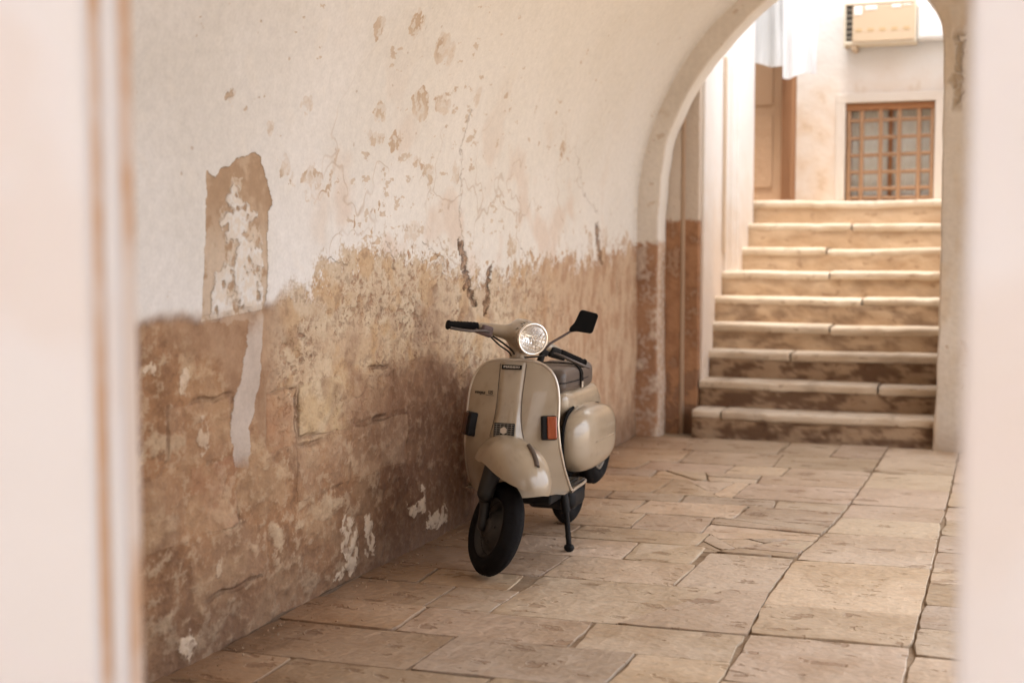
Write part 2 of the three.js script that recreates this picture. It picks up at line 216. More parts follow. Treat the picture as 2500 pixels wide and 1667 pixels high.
  const blush = ss(0.1, 0.6, fbm(u * 2.2 + 3, s * 2.2, 3)) * zone * ss(2.6, 1.5, s) * keep; c = mix3(c, [0.64, 0.50, 0.40], blush * 0.55);
  // trowelled cement smear
  const smear = ss(0.35, 0.65, M1(u + 0.7 * (wu - u) + 0.006 * nC, s, 1)) * ss(1.24, 1.12, s + 0.04 * nB) * ss(0.60, 0.74, s + 0.05 * nB); c = mix3(c, mix3([0.55, 0.47, 0.41], [0.50, 0.42, 0.36], ss(-0.4, 0.4, nB)), smear * 0.9); h = mix(h, h * 0.4 - 0.001 + 0.0008 * nB, smear * 0.9);
  // cracks
  const cr = ss(0.25, 0.8, M2(wu + 0.03 * nC, ws + 0.012 * nC, 1)); c = mix3(c, mix3([0.36, 0.22, 0.13], [0.17, 0.09, 0.05], ss(-0.3, 0.3, nC)), cr * 0.8); h -= 0.014 * cr * (1 + nC);
  const hair = ss(0.035, 0.0, Math.abs(fbm(u * 1.7 + 70, s * 1.7, 4))) * zone * ss(2.7, 1.4, s) * ss(0.0, 0.4, nA + 0.25); c = mix3(c, [0.42, 0.29, 0.19], hair * 0.5 * keep); h -= hair * 0.002;
  // pinholes; foot of the wall darkened by dirt and painted corner shade
  const pin = ss(0.72, 0.9, n2(u * 31 + 5, s * 31)) * ss(0.1, 0.5, nA + 0.2); c = mix3(c, [0.45, 0.33, 0.24], pin * 0.6 * keep); h -= pin * 0.0018;
  const dirtShade = ss(0.42, 0.0, s + 0.12 * nB + 0.05 * nC); c = mix3(c, [0.15, 0.085, 0.05], dirtShade * 0.62 * (1 - 0.7 * spot));
  const g = 1 + 0.05 * nD + 0.05 * nC; return [c[0] * g, c[1] * g, c[2] * g, h];
}, { wrap: THREE.ClampToEdgeWrapping });
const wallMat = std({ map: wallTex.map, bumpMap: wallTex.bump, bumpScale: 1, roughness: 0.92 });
const wallPos = (u, s, h) => { if (s < SP) return [XW + h, s, -u]; const t = (s - SP) / RV; return [XW + RV - (RV - h) * Math.cos(t), SP + (RV - h) * Math.sin(t), -u]; };
const plasterMat = (() => {
  const t = bake(1024, 1024, 4, 4, (x, y) => { const a = fbm(x * 1.5, y * 1.5, 4), b = fbm(x * 9, y * 9, 4), c = fbm(x * 40, y * 40, 2); const k = mix3([0.70, 0.64, 0.56], [0.76, 0.70, 0.63], ss(-0.5, 0.5, a)); const d = ss(0.5, 0.8, b) * 0.3; const q = mix3(k, [0.5, 0.38, 0.27], d); return [q[0], q[1], q[2], 0.004 * a + 0.0015 * b + 0.0006 * c - d * 0.004]; });
  return std({ map: t.map, bumpMap: t.bump, bumpScale: 1 });
})();
const stairTexEarly = bake(512, 512, 1, 1, (x, y) => { const q = fbm(x * 9, y * 9, 4), w = fbm(x * 40, y * 40, 3); const k = mix3([0.75, 0.66, 0.55], [0.38, 0.28, 0.2], ss(-0.4, 0.4, q + 0.4 * w)); return [...k, 0.006 * q + 0.003 * w]; });
const passage = thing('passage_wall', 'long peeling plaster wall, cream above and brown below, curving into the vault behind the scooter', 'wall');
{
  const nu = 520, ns = 340, U = U0 - 0.15, W = [], own = [];
  const us = (i) => U0 + (U1 + 0.1 - U0) * i / nu, sv = (j) => S0 + (S1 - S0) * j / ns;
  const P = [], uvs = [];
  for (let j = 0; j <= ns; j++) for (let i = 0; i <= nu; i++) { const u = us(i), s = sv(j), a = wallTex.at(u - U0, s - S0); P.push(wallPos(u, s, a + 0.012 * n2(u * 0.9, s * 0.9) + 0.008 * n2(u * 2.5 + 4, s * 2.5) * ss(2, 1.2, s))); uvs.push([(u - U0) / (U1 - U0), (s - S0) / (S1 - S0)]); }
  const N = P.map(() => [0, 0, 0]), id = (i, j) => j * (nu + 1) + i, tris = {};
  for (let j = 0; j < ns; j++) for (let i = 0; i < nu; i++) {
    const [bu, bs] = warpB(us(i + 0.5), sv(j + 0.5)), b = inBlock(bu, bs), L = tris[b] ||= [];
    const a = id(i, j), c = id(i + 1, j), d = id(i, j + 1), e = id(i + 1, j + 1);
    for (const t of [[a, c, e], [a, e, d]]) { L.push(...t); const A = P[t[0]], B = P[t[1]], C = P[t[2]]; const x1 = B[0] - A[0], y1 = B[1] - A[1], z1 = B[2] - A[2], x2 = C[0] - A[0], y2 = C[1] - A[1], z2 = C[2] - A[2]; const n = [y1 * z2 - z1 * y2, z1 * x2 - x1 * z2, x1 * y2 - y1 * x2]; for (const q of t) { N[q][0] += n[0]; N[q][1] += n[1]; N[q][2] += n[2]; } }
  }
  for (const n of N) { const l = Math.hypot(...n) || 1; n[0] /= l; n[1] /= l; n[2] /= l; }
  for (const [k, L] of Object.entries(tris)) {
    const m = new Map(), p = [], nn = [], uu = [], ix = L.map((q) => { if (!m.has(q)) { m.set(q, p.length / 3); p.push(...P[q]); nn.push(...N[q]); uu.push(...uvs[q]); } return m.get(q); });
    const g = new THREE.BufferGeometry(); g.setAttribute('position', new THREE.Float32BufferAttribute(p, 3)); g.setAttribute('normal', new THREE.Float32BufferAttribute(nn, 3)); g.setAttribute('uv', new THREE.Float32BufferAttribute(uu, 2)); g.setIndex(ix);
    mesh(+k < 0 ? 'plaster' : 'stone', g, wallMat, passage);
  }
  // mortar fillet at the foot
  const foot = grid(160, 3, (a, b) => { const z = -2 - a * 8.18, k = 0.5 + 0.5 * n2(z * 5, 1) , w = 0.012 + 0.03 * k * k, y = 0.004 + 0.02 * k * k; return [XW - 0.02 + w * b * 1.6, Math.max(-0.02, y * (1 - b) - 0.012 * b), z]; });
  mesh('mortar', foot, std({ map: stairTexEarly.map, bumpMap: stairTexEarly.bump, color: lin(0.42, 0.33, 0.26), roughness: 0.95 }), passage);
}
const vault = thing('vaulted_ceiling', 'pale plastered barrel vault over the passage above the scooter', 'vault');
{
  const T0 = (S1 - 0.01 - SP) / RV, T1 = 2.30;
  mesh('vault_plaster', grid(60, 40, (a, b) => { const t = mix(T0, T1, b), z = mix(-1.8, -10.2, a), r = RV - 0.01 * n2(z * 0.9, t * 2); return [XW + RV - r * Math.cos(t), SP + r * Math.sin(t), z]; }, (a, b) => [a * 2.1, b * 1]), plasterMat, vault);
  mesh('roof_slab', box(-3.6, 1.15, 3.78, 4.1, -10.46, -1.72, 0.03), plasterMat, vault);
  mesh('edge_beam', box(0.585, 1.15, 3.14, 3.78, -10.46, -1.72, 0.03), plasterMat, vault);
  mesh('pier', box(0.65, 1.1, -0.03, 3.14, -10.17, -9.7, 0.04), plasterMat, vault);
  mesh('pier', box(0.65, 1.1, -0.03, 3.14, -3.5, -2.01, 0.04), plasterMat, vault);  // unseen near pier, lengthened to cut the frontal light
}
/* ---------- far end: wall with the arch ---------- */
const archWall = thing('arch_wall', 'thick plastered wall with a round arch opening onto the stairs', 'arch');
{
  const t = bake(1024, 1024, 5, 5, (x, y) => {
    const X = x - 3.6, a = fbm(x * 1.4, y * 1.4, 3), b = fbm(x * 7, y * 7, 4), c = fbm(x * 28, y * 28, 3);
    let k = mix3([0.62, 0.55, 0.47], [0.68, 0.61, 0.53], ss(-0.5, 0.5, a));
    const e = ss(0.03, -0.03, y - 1.5 + 0.03 * b + 0.02 * c) * (0.62 + 0.38 * ss(0.45, -0.2, b + 0.5 * c)) * ss(-1.2, -1.6, X), scrape = e * ss(0.12, 0.4, b + 0.25 * c + (X + 2.47) * 2.2);
    let br = mix3([0.37, 0.205, 0.115], [0.25, 0.125, 0.066], ss(-0.4, 0.5, a + 0.5 * b)); br = mix3(br, [0.62, 0.47, 0.33], scrape * 0.85);
    k = mix3(k, br, e);
    const ch = ss(0.42, 0.62, b + 0.3 * c) * (1 - e) * ss(-0.1, 0.4, a); k = mix3(k, [0.52, 0.40, 0.29], ch * 0.7);
    const rp = ss(-0.7, -0.45, X) * ss(0.05, 0.5, fbm(x * 4, y * 1.8, 3)); k = mix3(k, [0.57, 0.45, 0.32], rp * 0.6);
    const go = ss(0.055, 0.02, Math.abs(X + 0.36 + 0.05 * b)) * ss(0.32, 0.22, Math.abs(y - 2.72)) * ss(-0.3, 0.3, b + 0.6 * c); k = mix3(k, [0.36, 0.27, 0.18], go * 0.8); const foot = ss(0.3, 0, y + 0.1 * b) * 0.4; k = mix3(k, [0.33, 0.22, 0.14], foot * (1 - e));
    return [k[0] * (1 + 0.05 * c), k[1] * (1 + 0.05 * c), k[2] * (1 + 0.05 * c), 0.006 * a + 0.003 * b + 0.001 * c - scrape * 0.004 - ch * 0.005 - go * 0.02];
  }, { wrap: THREE.ClampToEdgeWrapping });
  const m = std({ map: t.map, bumpMap: t.bump, bumpScale: 1 });
  const s = new THREE.Shape([[-3.5, -0.05], [1.45, -0.05], [1.45, 3.8], [-3.5, 3.8]].map((p) => new THREE.Vector2(...p)));
  const curve = new THREE.SplineCurve([[-2.545, 1.5], [-2.535, 1.8], [-2.505, 2.1], [-2.45, 2.356], [-2.252, 2.742], [-1.991, 3.053], [-1.735, 3.294], [-1.42, 3.48], [-1.10, 3.53], [-0.80, 3.44], [-0.577, 3.22], [-0.49, 3.03], [-0.47, 2.7], [-0.468, 2.3], [-0.462, 1.5]].map((p) => new THREE.Vector2(...p)));
  const pts = [[-2.535, -0.06], [-2.54, 0.5], [-2.548, 1.0]].map((p) => new THREE.Vector2(...p)).concat(curve.getSpacedPoints(70), [[-0.465, 0.9], [-0.472, 0.4], [-0.495, -0.06]].map((p) => new THREE.Vector2(...p)));
  const dense = []; for (let i = 0; i < pts.length - 1; i++) { const n = Math.max(1, Math.ceil(pts[i].distanceTo(pts[i + 1]) / 0.08)); for (let k = 0; k < n; k++) dense.push(pts[i].clone().lerp(pts[i + 1], k / n)); } dense.push(pts[pts.length - 1]);
  for (const p of dense) { p.x += 0.006 * n2(p.y * 6 + p.x * 3, 3.3) ; }
  const outline = [new THREE.Vector2(-3.5, -0.06), ...dense, new THREE.Vector2(1.45, -0.06), new THREE.Vector2(1.45, 3.8), new THREE.Vector2(-3.5, 3.8)];
  const g0 = new THREE.ExtrudeGeometry(new THREE.Shape(outline), { depth: 0.244, bevelEnabled: true, bevelSize: 0.018, bevelThickness: 0.018, bevelOffset: -0.018, bevelSegments: 4, curveSegments: 1 });
  g0.translate(0, 0, -10.442);
  planarUV(g0, (x, y, z) => (x + 3.6 - (z + 10.18) * 0.9) / 5, (x, y) => y / 5);
  { const g1 = toCreasedNormals(g0, 0.6), p = g1.attributes.position, keepTri = [[], []]; for (let i = 0; i < p.count; i += 3) { const zs = [p.getZ(i), p.getZ(i + 1), p.getZ(i + 2)], xs = p.getX(i), ys = p.getY(i); keepTri[Math.min(...zs) < -10.3 && Math.max(...zs) > -10.22 && xs > -2.8 && xs < 0 && ys < 3.7 && Math.max(...zs) - Math.min(...zs) > 0.001 ? 1 : 0].push(i, i + 1, i + 2); }
    const pick = (L) => { const g = new THREE.BufferGeometry(); for (const k of ['position', 'normal', 'uv']) { const A = g1.attributes[k], n = A.itemSize, o = new Float32Array(L.length * n); L.forEach((q, i) => { for (let e = 0; e < n; e++) o[i * n + e] = A.array[q * n + e]; }); g.setAttribute(k, new THREE.BufferAttribute(o, n)); } return g; };
    mesh('arch_face', pick(keepTri[0]), m, archWall);
    const st = bake(256, 1024, 1, 4, (x, y) => { const b = fbm(x * 7, y * 7, 4), c = fbm(x * 28, y * 28, 3), e = ss(0.02, -0.02, y - 1.5 + 0.02 * b); const k = mix3([0.76, 0.71, 0.65], mix3([0.50, 0.33, 0.21], [0.38, 0.23, 0.13], ss(-0.2, 0.5, b)), e * (0.75 + 0.4 * c)); return [k[0], k[1], k[2], 0.003 * b + 0.002 * c]; });
    mesh('arch_soffit', planarUV(pick(keepTri[1]), (x, y, z) => z + 11, (x, y) => y / 4), std({ map: st.map, bumpMap: st.bump, bumpScale: 1 }), archWall); }
}
/* ---------- stair court ---------- */
const courtTex = bake(1024, 1024, 6, 6, (x, y) => {
  const a = fbm(x * 1.1, y * 1.1, 3), b = fbm(x * 6, y * 6, 4), c = fbm(x * 30, y * 30, 2);
  const lowm = ss(0.5, -0.4, y - 3.0 + 0.25 * a), tint = lowm * (0.75 + 0.25 * b);
  let k = mix3([0.74, 0.715, 0.68], [0.62, 0.465, 0.335], clamp(tint)); const sp = ss(0.55, 0.75, b + 0.2 * c) * 0.5; k = mix3(k, [0.52, 0.38, 0.26], sp * lowm);
  return [k[0], k[1], k[2], 0.005 * a + 0.002 * b + 0.0006 * c - sp * 0.003];
});
const courtMat = std({ map: courtTex.map, bumpMap: courtTex.bump, bumpScale: 1 });
const sideTex = bake(1024, 1024, 6, 6, (x, y) => {
  const a = fbm(x * 1.1 + 8, y * 1.1, 3), b = fbm(x * 6, y * 6 + 3, 4), c = fbm(x * 30, y * 30, 2), t = ss(0.7, -0.7, y - 1.7 + 0.3 * b + 0.2 * a) * 0.75;
  let k = mix3([0.80, 0.77, 0.74], [0.70, 0.56, 0.44], t); const sp = ss(0.5, 0.8, b + 0.3 * c) * 0.5 * t; k = mix3(k, [0.5, 0.35, 0.22], sp);
  return [k[0], k[1], k[2], 0.006 * a + 0.002 * b + 0.0006 * c];
});
const sideMat = std({ map: sideTex.map, bumpMap: sideTex.bump, bumpScale: 1 });
const dadoTex = bake(512, 1024, 1.5, 6, (x, y) => {
  const b = fbm(x * 7, y * 7, 4), c = fbm(x * 30, y * 30, 2), e = ss(0.02, -0.02, y - 1.68 + 0.02 * b + 0.015 * c), r = e * ss(0.1, 0.5, b + 0.3 * c - 0.1 + 0.6 * ss(0.8, 0, y));
  let k = mix3([0.58, 0.49, 0.40], mix3([0.37, 0.19, 0.095], [0.26, 0.125, 0.06], ss(-0.4, 0.4, b)), e); k = mix3(k, [0.24, 0.13, 0.075], r * ss(0.9, 0.3, y) * 0.8); k = mix3(k, [0.52, 0.37, 0.25], r * ss(0.3, 1.0, y) * 0.4);
  return [k[0], k[1], k[2], 0.004 * b + 0.002 * c - r * 0.008];
});
const dadoMat = std({ map: dadoTex.map, bumpMap: dadoTex.bump, bumpScale: 1 });
const uvZ = (g, k) => planarUV(g, (x, y, z) => (x - z) / k, (x, y) => y / k);
const side = thing('court_wall', 'white wall climbing along the left of the stone stairs, tinted ochre at its foot', 'wall');
mesh('wall_face', uvZ(prism([[-4.2, -10.62], [-2.275, -10.62], [-2.275, -11.0], [-2.345, -11.08], [-2.345, -11.70], [-2.312, -11.70], [-2.312, -11.735], [-2.262, -11.735], [-2.262, -11.79], [-2.22, -11.79], [-2.22, -12.5], [-4.2, -12.5]], -0.05, 4.7, 0.015), 6), sideMat, side);
const ochreMat = std({ color: lin(0.76, 0.60, 0.45), bumpMap: courtTex.bump, bumpScale: 0.6 });
mesh('door_moulding', box(-2.345, -2.313, 1.42, 3.1, -11.699, -11.66, 0.008), ochreMat, side);
const pil = thing('corner_pilaster', 'brown painted stepped pilaster between the arch and the white stair wall', 'pilaster');
mesh('pilaster_face', planarUV(prism([[-3.4, -10.47], [-2.415, -10.47], [-2.415, -10.53], [-2.30, -10.53], [-2.30, -10.63], [-3.4, -10.63]], -0.05, 5.4, 0.012), (x) => (x + 3.4) / 1.5, (x, y) => y / 6), dadoMat, pil);
mesh('lit_edge_strip', box(-2.432, -2.398, -0.05, 5.4, -10.50, -10.462, 0.015), std({ color: lin(0.66, 0.46, 0.31), bumpMap: dadoTex.bump }), pil);  // pale strip painted in for the return that catches the court light
// back of the court: the house with the barred window
const house = thing('house_facade', 'pale ochre house front at the top of the stairs with a barred square window', 'house');
{
  const zb = -13.1, sh = new THREE.Shape([[-4.6, 0], [0.6, 0], [0.6, 5.6], [-4.6, 5.6]].map((p) => new THREE.Vector2(...p)));
  const hole = (x0, x1, y0, y1) => sh.holes.push(new THREE.Path([[x0, y0], [x0, y1], [x1, y1], [x1, y0]].map((p) => new THREE.Vector2(...p))));
  hole(-1.475, -0.665, 1.9, 2.815); hole(-2.95, -1.93, 1.88, 3.75);
  const g = new THREE.ExtrudeGeometry(sh, { depth: 0.4, bevelEnabled: false }); g.translate(0, 0, zb - 0.4); planarUV(g, (x, y, z) => (x - z) / 6, (x, y) => y / 6);
  mesh('wall', g, courtMat, house);
  const wf = part('window', house), surr = std({ color: lin(0.74, 0.64, 0.54), bumpMap: courtTex.bump, bumpScale: 0.6 });
  mesh('frame', [box(-1.56, -1.472, 1.9, 2.9, zb - 0.05, zb + 0.02, 0.012), box(-0.668, -0.585, 1.9, 2.9, zb - 0.05, zb + 0.02, 0.012), box(-1.56, -0.585, 2.812, 2.90, zb - 0.05, zb + 0.022, 0.012)], surr, wf);
  const wood = std({ color: lin(0.46, 0.265, 0.145), roughness: 0.75, bumpMap: courtTex.bump }), woodD = std({ color: lin(0.30, 0.13, 0.05), roughness: 0.8 });
  mesh('lintel', box(-1.474, -0.666, 2.745, 2.81, zb - 0.11, zb - 0.02, 0.008), woodD, wf);
  for (const x of [-1.445, -1.325, -1.155, -0.985, -0.81, -0.69]) mesh('bar', rod([x + rr(-0.004, 0.004), 1.9, zb - 0.045], [x, 2.81, zb - 0.045], 0.021, 0.020, 8), wood, wf);
  for (const y of [1.925, 2.015, 2.172, 2.33, 2.49, 2.655]) mesh('bar', rod([-1.47, y + rr(-0.005, 0.005), zb - 0.06], [-0.67, y + rr(-0.005, 0.005) + 0.006, zb - 0.06], 0.0175, 0.0175, 8), wood, wf);
  mesh('sash', [box(-1.474, -1.43, 1.9, 2.75, zb - 0.15, zb - 0.11), box(-0.715, -0.666, 1.9, 2.75, zb - 0.15, zb - 0.11), box(-1.43, -0.715, 1.9, 1.94, zb - 0.15, zb - 0.11), box(-1.09, -1.05, 1.94, 2.75, zb - 0.148, zb - 0.112)], woodD, wf);
  mesh('pane', box(-1.43, -0.715, 1.94, 2.745, zb - 0.133, zb - 0.127, 0.001), phy({ color: lin(0.97, 0.97, 0.96), roughness: 0.06, transmission: 1, thickness: 0, ior: 1.5 }), wf);
  mesh('curtain', grid(60, 2, (a, b) => [-1.46 + 0.78 * a, 1.9 + 0.86 * b, zb - 0.165 + 0.008 * Math.sin(a * 48) + 0.006 * Math.sin(a * 113)]), std({ color: lin(0.86, 0.83, 0.76), roughness: 1 }), wf);
  mesh('room_back', box(-1.7, -0.4, 1.8, 2.95, zb - 0.6, zb - 0.41), woodD, wf);
  const dr = part('doorway', house), ochre = std({ color: lin(0.55, 0.36, 0.22), roughness: 0.8, bumpMap: courtTex.bump, bumpScale: 0.7 });
  mesh('door_leaf', [box(-2.96, -2.10, 1.88, 3.76, zb - 0.34, zb - 0.30), box(-2.85, -2.2, 2.05, 2.75, zb - 0.3, zb - 0.285, 0.01), box(-2.85, -2.2, 2.85, 3.6, zb - 0.3, zb - 0.285, 0.01)], ochre, dr);
  const fr = std({ color: lin(0.34, 0.17, 0.08), roughness: 0.75 });
  mesh('door_frame', [box(-2.105, -2.06, 1.88, 3.76, zb - 0.32, zb - 0.22, 0.01), box(-2.062, -2.02, 1.88, 3.76, zb - 0.30, zb - 0.14, 0.012), box(-2.024, -1.985, 1.88, 3.76, zb - 0.26, zb - 0.07, 0.01), box(-1.988, -1.928, 1.88, 3.76, zb - 0.2, zb - 0.012, 0.012)], fr, dr);
}
const rwall = thing('stair_wall', 'plain pale wall closing the right side of the stairs behind the arch pier', 'wall');
mesh('wall_face', uvZ(prism([[-0.40, -10.47], [0.6, -10.47], [0.6, -13.09], [-0.40, -13.09]], -0.05, 3.6, 0.02), 6), sideMat, rwall);
/* ---------- staircase ---------- */
const stairTex = bake(1024, 1024, 2, 2, (x, y) => {
  const a = fbm(x * 2, y * 5, 4), b = fbm(x * 9, y * 16, 4), c = fbm(x * 45, y * 60, 3); let k = mix3([0.70, 0.59, 0.46], [0.60, 0.475, 0.345], ss(-0.4, 0.5, a)); const p = ss(0.45, 0.75, b + 0.3 * c); k = mix3(k, [0.30, 0.19, 0.11], p * 0.5);
  return [k[0], k[1], k[2], 0.003 * b + 0.0015 * c - 0.004 * p];
});
const stairMat = std({ map: stairTex.map, bumpMap: stairTex.bump, bumpScale: 0.6, vertexColors: true, roughness: 0.85 });
const stairs = thing('stone_staircase', 'nine worn stone steps rising through the arch to the barred window', 'stairs');
{
  const RI = 0.21, TR = 0.28, Z1 = -10.27;
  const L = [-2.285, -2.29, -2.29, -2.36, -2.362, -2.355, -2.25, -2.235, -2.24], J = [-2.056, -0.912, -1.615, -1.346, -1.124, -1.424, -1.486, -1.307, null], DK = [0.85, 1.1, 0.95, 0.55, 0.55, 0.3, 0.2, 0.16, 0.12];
  // profile along the step's depth, extruded across; displaced and tinted by grime of its own shape
  function strip(x0, x1, prof, i, amp, dark, key, y0) {
    const nx = Math.max(3, Math.ceil((x1 - x0) / 0.03)), n = prof.length - 1, c = [];
    const g = grid(nx, n, (a, b) => { const p = prof[Math.round(b * n)], x = mix(x0, x1, a), e = Math.min(a, 1 - a) * (x1 - x0), rnd2 = ss(0.03, 0, e); return [x, p[1] + (0.009 * n2(x * 1.3 + i * 9.3, 0.5) - 0.006 * ss(0.75, 0.1, Math.abs(x + 1.35))) * Math.min(1, p[2] * 2) + amp * 0.6 * fbm(x * 3 + i * 7, p[0] * 6 + key, 3) * p[2] - 0.006 * rnd2 * p[2] - 0.008 * p[2] * ss(0.3, 0.6, fbm(x * 4 + i * 5, key, 2)), p[0] + amp * fbm(x * 7 + i * 11, p[1] * 9 + key, 3) * p[2] - 0.008 * rnd2 * p[2]]; }, (a, b) => { const p = prof[Math.round(b * n)]; return [(mix(x0, x1, a) + i * 0.37) / 2, (p[1] * 1.0 - p[0] + i * 0.53) / 2]; });
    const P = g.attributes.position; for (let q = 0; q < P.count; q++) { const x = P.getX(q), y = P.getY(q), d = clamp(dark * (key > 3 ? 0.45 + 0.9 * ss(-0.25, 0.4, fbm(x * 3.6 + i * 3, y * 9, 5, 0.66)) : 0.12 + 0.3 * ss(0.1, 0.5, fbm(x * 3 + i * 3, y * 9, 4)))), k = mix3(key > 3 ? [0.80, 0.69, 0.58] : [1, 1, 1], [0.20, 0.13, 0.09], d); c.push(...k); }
    g.setAttribute('color', new THREE.Float32BufferAttribute(c, 3)); return g;
  }
  for (let i = 0; i < 9; i++) {
    const st = part('step', stairs), h = RI * (i + 1), z = Z1 - TR * i, nose = i === 8 ? 0.62 : TR + 0.05, t = 0.065;
    const xs = J[i] === null ? [L[i], -0.36] : [L[i], J[i], -0.36];
    for (let k = 0; k < xs.length - 1; k++) {
      const dy = k ? rr(-0.012, 0.006) : 0, x0 = xs[k] + (k ? 0.006 : 0), x1 = xs[k + 1] - (k + 1 < xs.length - 1 ? 0.006 : 0), dz = rr(-0.008, 0.008), prof = [];
      for (let q = 0; q <= 5; q++) prof.push([z - nose + (nose - 0.022) * q / 5 + dz, h + dy, q ? 0.5 : 0]);
      for (let q = 1; q <= 5; q++) { const a = q / 5 * Math.PI / 2; prof.push([z - 0.022 + 0.022 * Math.sin(a) + dz, h + dy - 0.022 + 0.022 * Math.cos(a), 1]); }
      prof.push([z - 0.001 + dz, h + dy - t * 0.7, 1], [z - 0.008 + dz, h + dy - t, 1], [z - 0.05, h + dy - t - 0.004, 0.2]);
      const ends = []; for (const [xe, sg] of [[x0, -1], [x1, 1]]) { const s2 = new THREE.Shape(prof.map((p) => new THREE.Vector2(p[0], p[1]))); const g = new THREE.ShapeGeometry(s2); const P = g.attributes.position; for (let q = 0; q < P.count; q++) P.setXYZ(q, xe + sg * -0.001, P.getY(q) - 0.006, P.getX(q)); g.computeVertexNormals(); g.setAttribute('color', new THREE.Float32BufferAttribute(new Float32Array(P.count * 3).fill(0.6), 3)); ends.push(g.toNonIndexed()); }
      mesh('tread_stone', mergeGeometries([strip(x0, x1, prof, i + k * 20, 0.003, DK[i] * 0.8, 1, h - 0.06).toNonIndexed(), ...ends]), stairMat, st);
    }
    const pr = []; for (let q = 0; q <= 8; q++) pr.push([z - 0.012, h - t + 0.01 - (RI - t + 0.03) * q / 8, q === 0 ? 0.2 : 1]);
    mesh('riser', strip(L[i], -0.36, pr, i, 0.005, DK[i], 7, h - RI * 0.7), stairMat, st);
  }
  mesh('landing', box(-4.2, 0.5, 1.6, 1.87, -13.4, -12.7, 0.01), std({ color: lin(0.55, 0.42, 0.29) }), stairs);
}
/* ---------- foreground gateway ---------- */
const gate = thing('gateway_jamb', 'pale blurred left jamb of the doorway in the foreground with ochre mouldings', 'door jamb');
const gateTex = bake(512, 512, 3, 3, (x, y) => { const a = fbm(x * 1.2, y * 1.2, 3), b = fbm(x * 8, y * 8, 3); const k = mix3([0.72, 0.71, 0.735], [0.69, 0.665, 0.675], ss(-0.3, 0.6, a)); const q = mix3(k, [0.66, 0.54, 0.46], 0.25 * ss(0.0, 0.5, fbm(x * 2.3 + 7, y * 1.9, 3))); return [q[0], q[1], q[2], 0.003 * a + 0.0012 * b]; });
const gateMat = std({ map: gateTex.map, bumpMap: gateTex.bump, bumpScale: 1 });
const ochT = bake(256, 512, 3, 3, (x, y) => { const k = mix3([0.58, 0.38, 0.25], [0.70, 0.62, 0.58], ss(-0.15, 0.3, fbm(x * 3, y * 2.4, 4))); return [...k, 0.002 * fbm(x * 8, y * 8, 3)]; }), ochre2 = std({ map: ochT.map, roughness: 0.85, bumpMap: ochT.bump, bumpScale: 1 });
mesh('jamb_face', uvZ(prism([[-4.2, -1.70], [-1.315, -1.70], [-1.315, -1.73], [-1.9, -2.0], [-4.2, -2.0]], -0.05, 3.9, 0.02), 3), gateMat, gate);
mesh('moulding', uvZ(prism([[-1.42, -1.722], [-1.312, -1.722], [-1.312, -1.748], [-1.42, -1.79]], -0.05, 3.0, 0.006), 3), ochre2, gate);
mesh('bead', uvZ(prism([[-1.42, -1.748], [-1.306, -1.748], [-1.298, -1.762], [-1.302, -1.778], [-1.42, -1.80]], -0.05, 3.0, 0.006), 3), gateMat, gate);
mesh('moulding', uvZ(prism([[-1.42, -1.776], [-1.300, -1.776], [-1.296, -1.806], [-1.42, -1.84]], -0.05, 3.0, 0.006), 3), ochre2, gate);
const gateR = thing('gateway_jamb_001', 'pale blurred right jamb of the doorway at the right edge of the foreground', 'door jamb');
mesh('jamb_face', uvZ(prism([[-0.050, -1.70], [0.75, -1.70], [0.75, -2.0], [-0.045, -2.0]], -0.05, 3.9, 0.02), 3), gateMat, gateR);
mesh('lintel', uvZ(box(-4.2, 0.75, 2.9, 3.9, -1.98, -1.71, 0.02), 3), gateMat, gateR);
/* ---------- camera side: unseen house and overhang added to shade the jambs ---------- */
mesh('added_shade_overhang', box(-14, 3.0, 4.1, 4.5, -1.72, 0.5, 0.04), sideMat, vault);
const opp = thing('added_street_house', 'tall pale house added out of view behind the camera to shade the door jambs', 'house');
mesh('wall', uvZ(box(-14, 14, -0.05, 12, 2.6, 7, 0.05), 6), sideMat, opp);
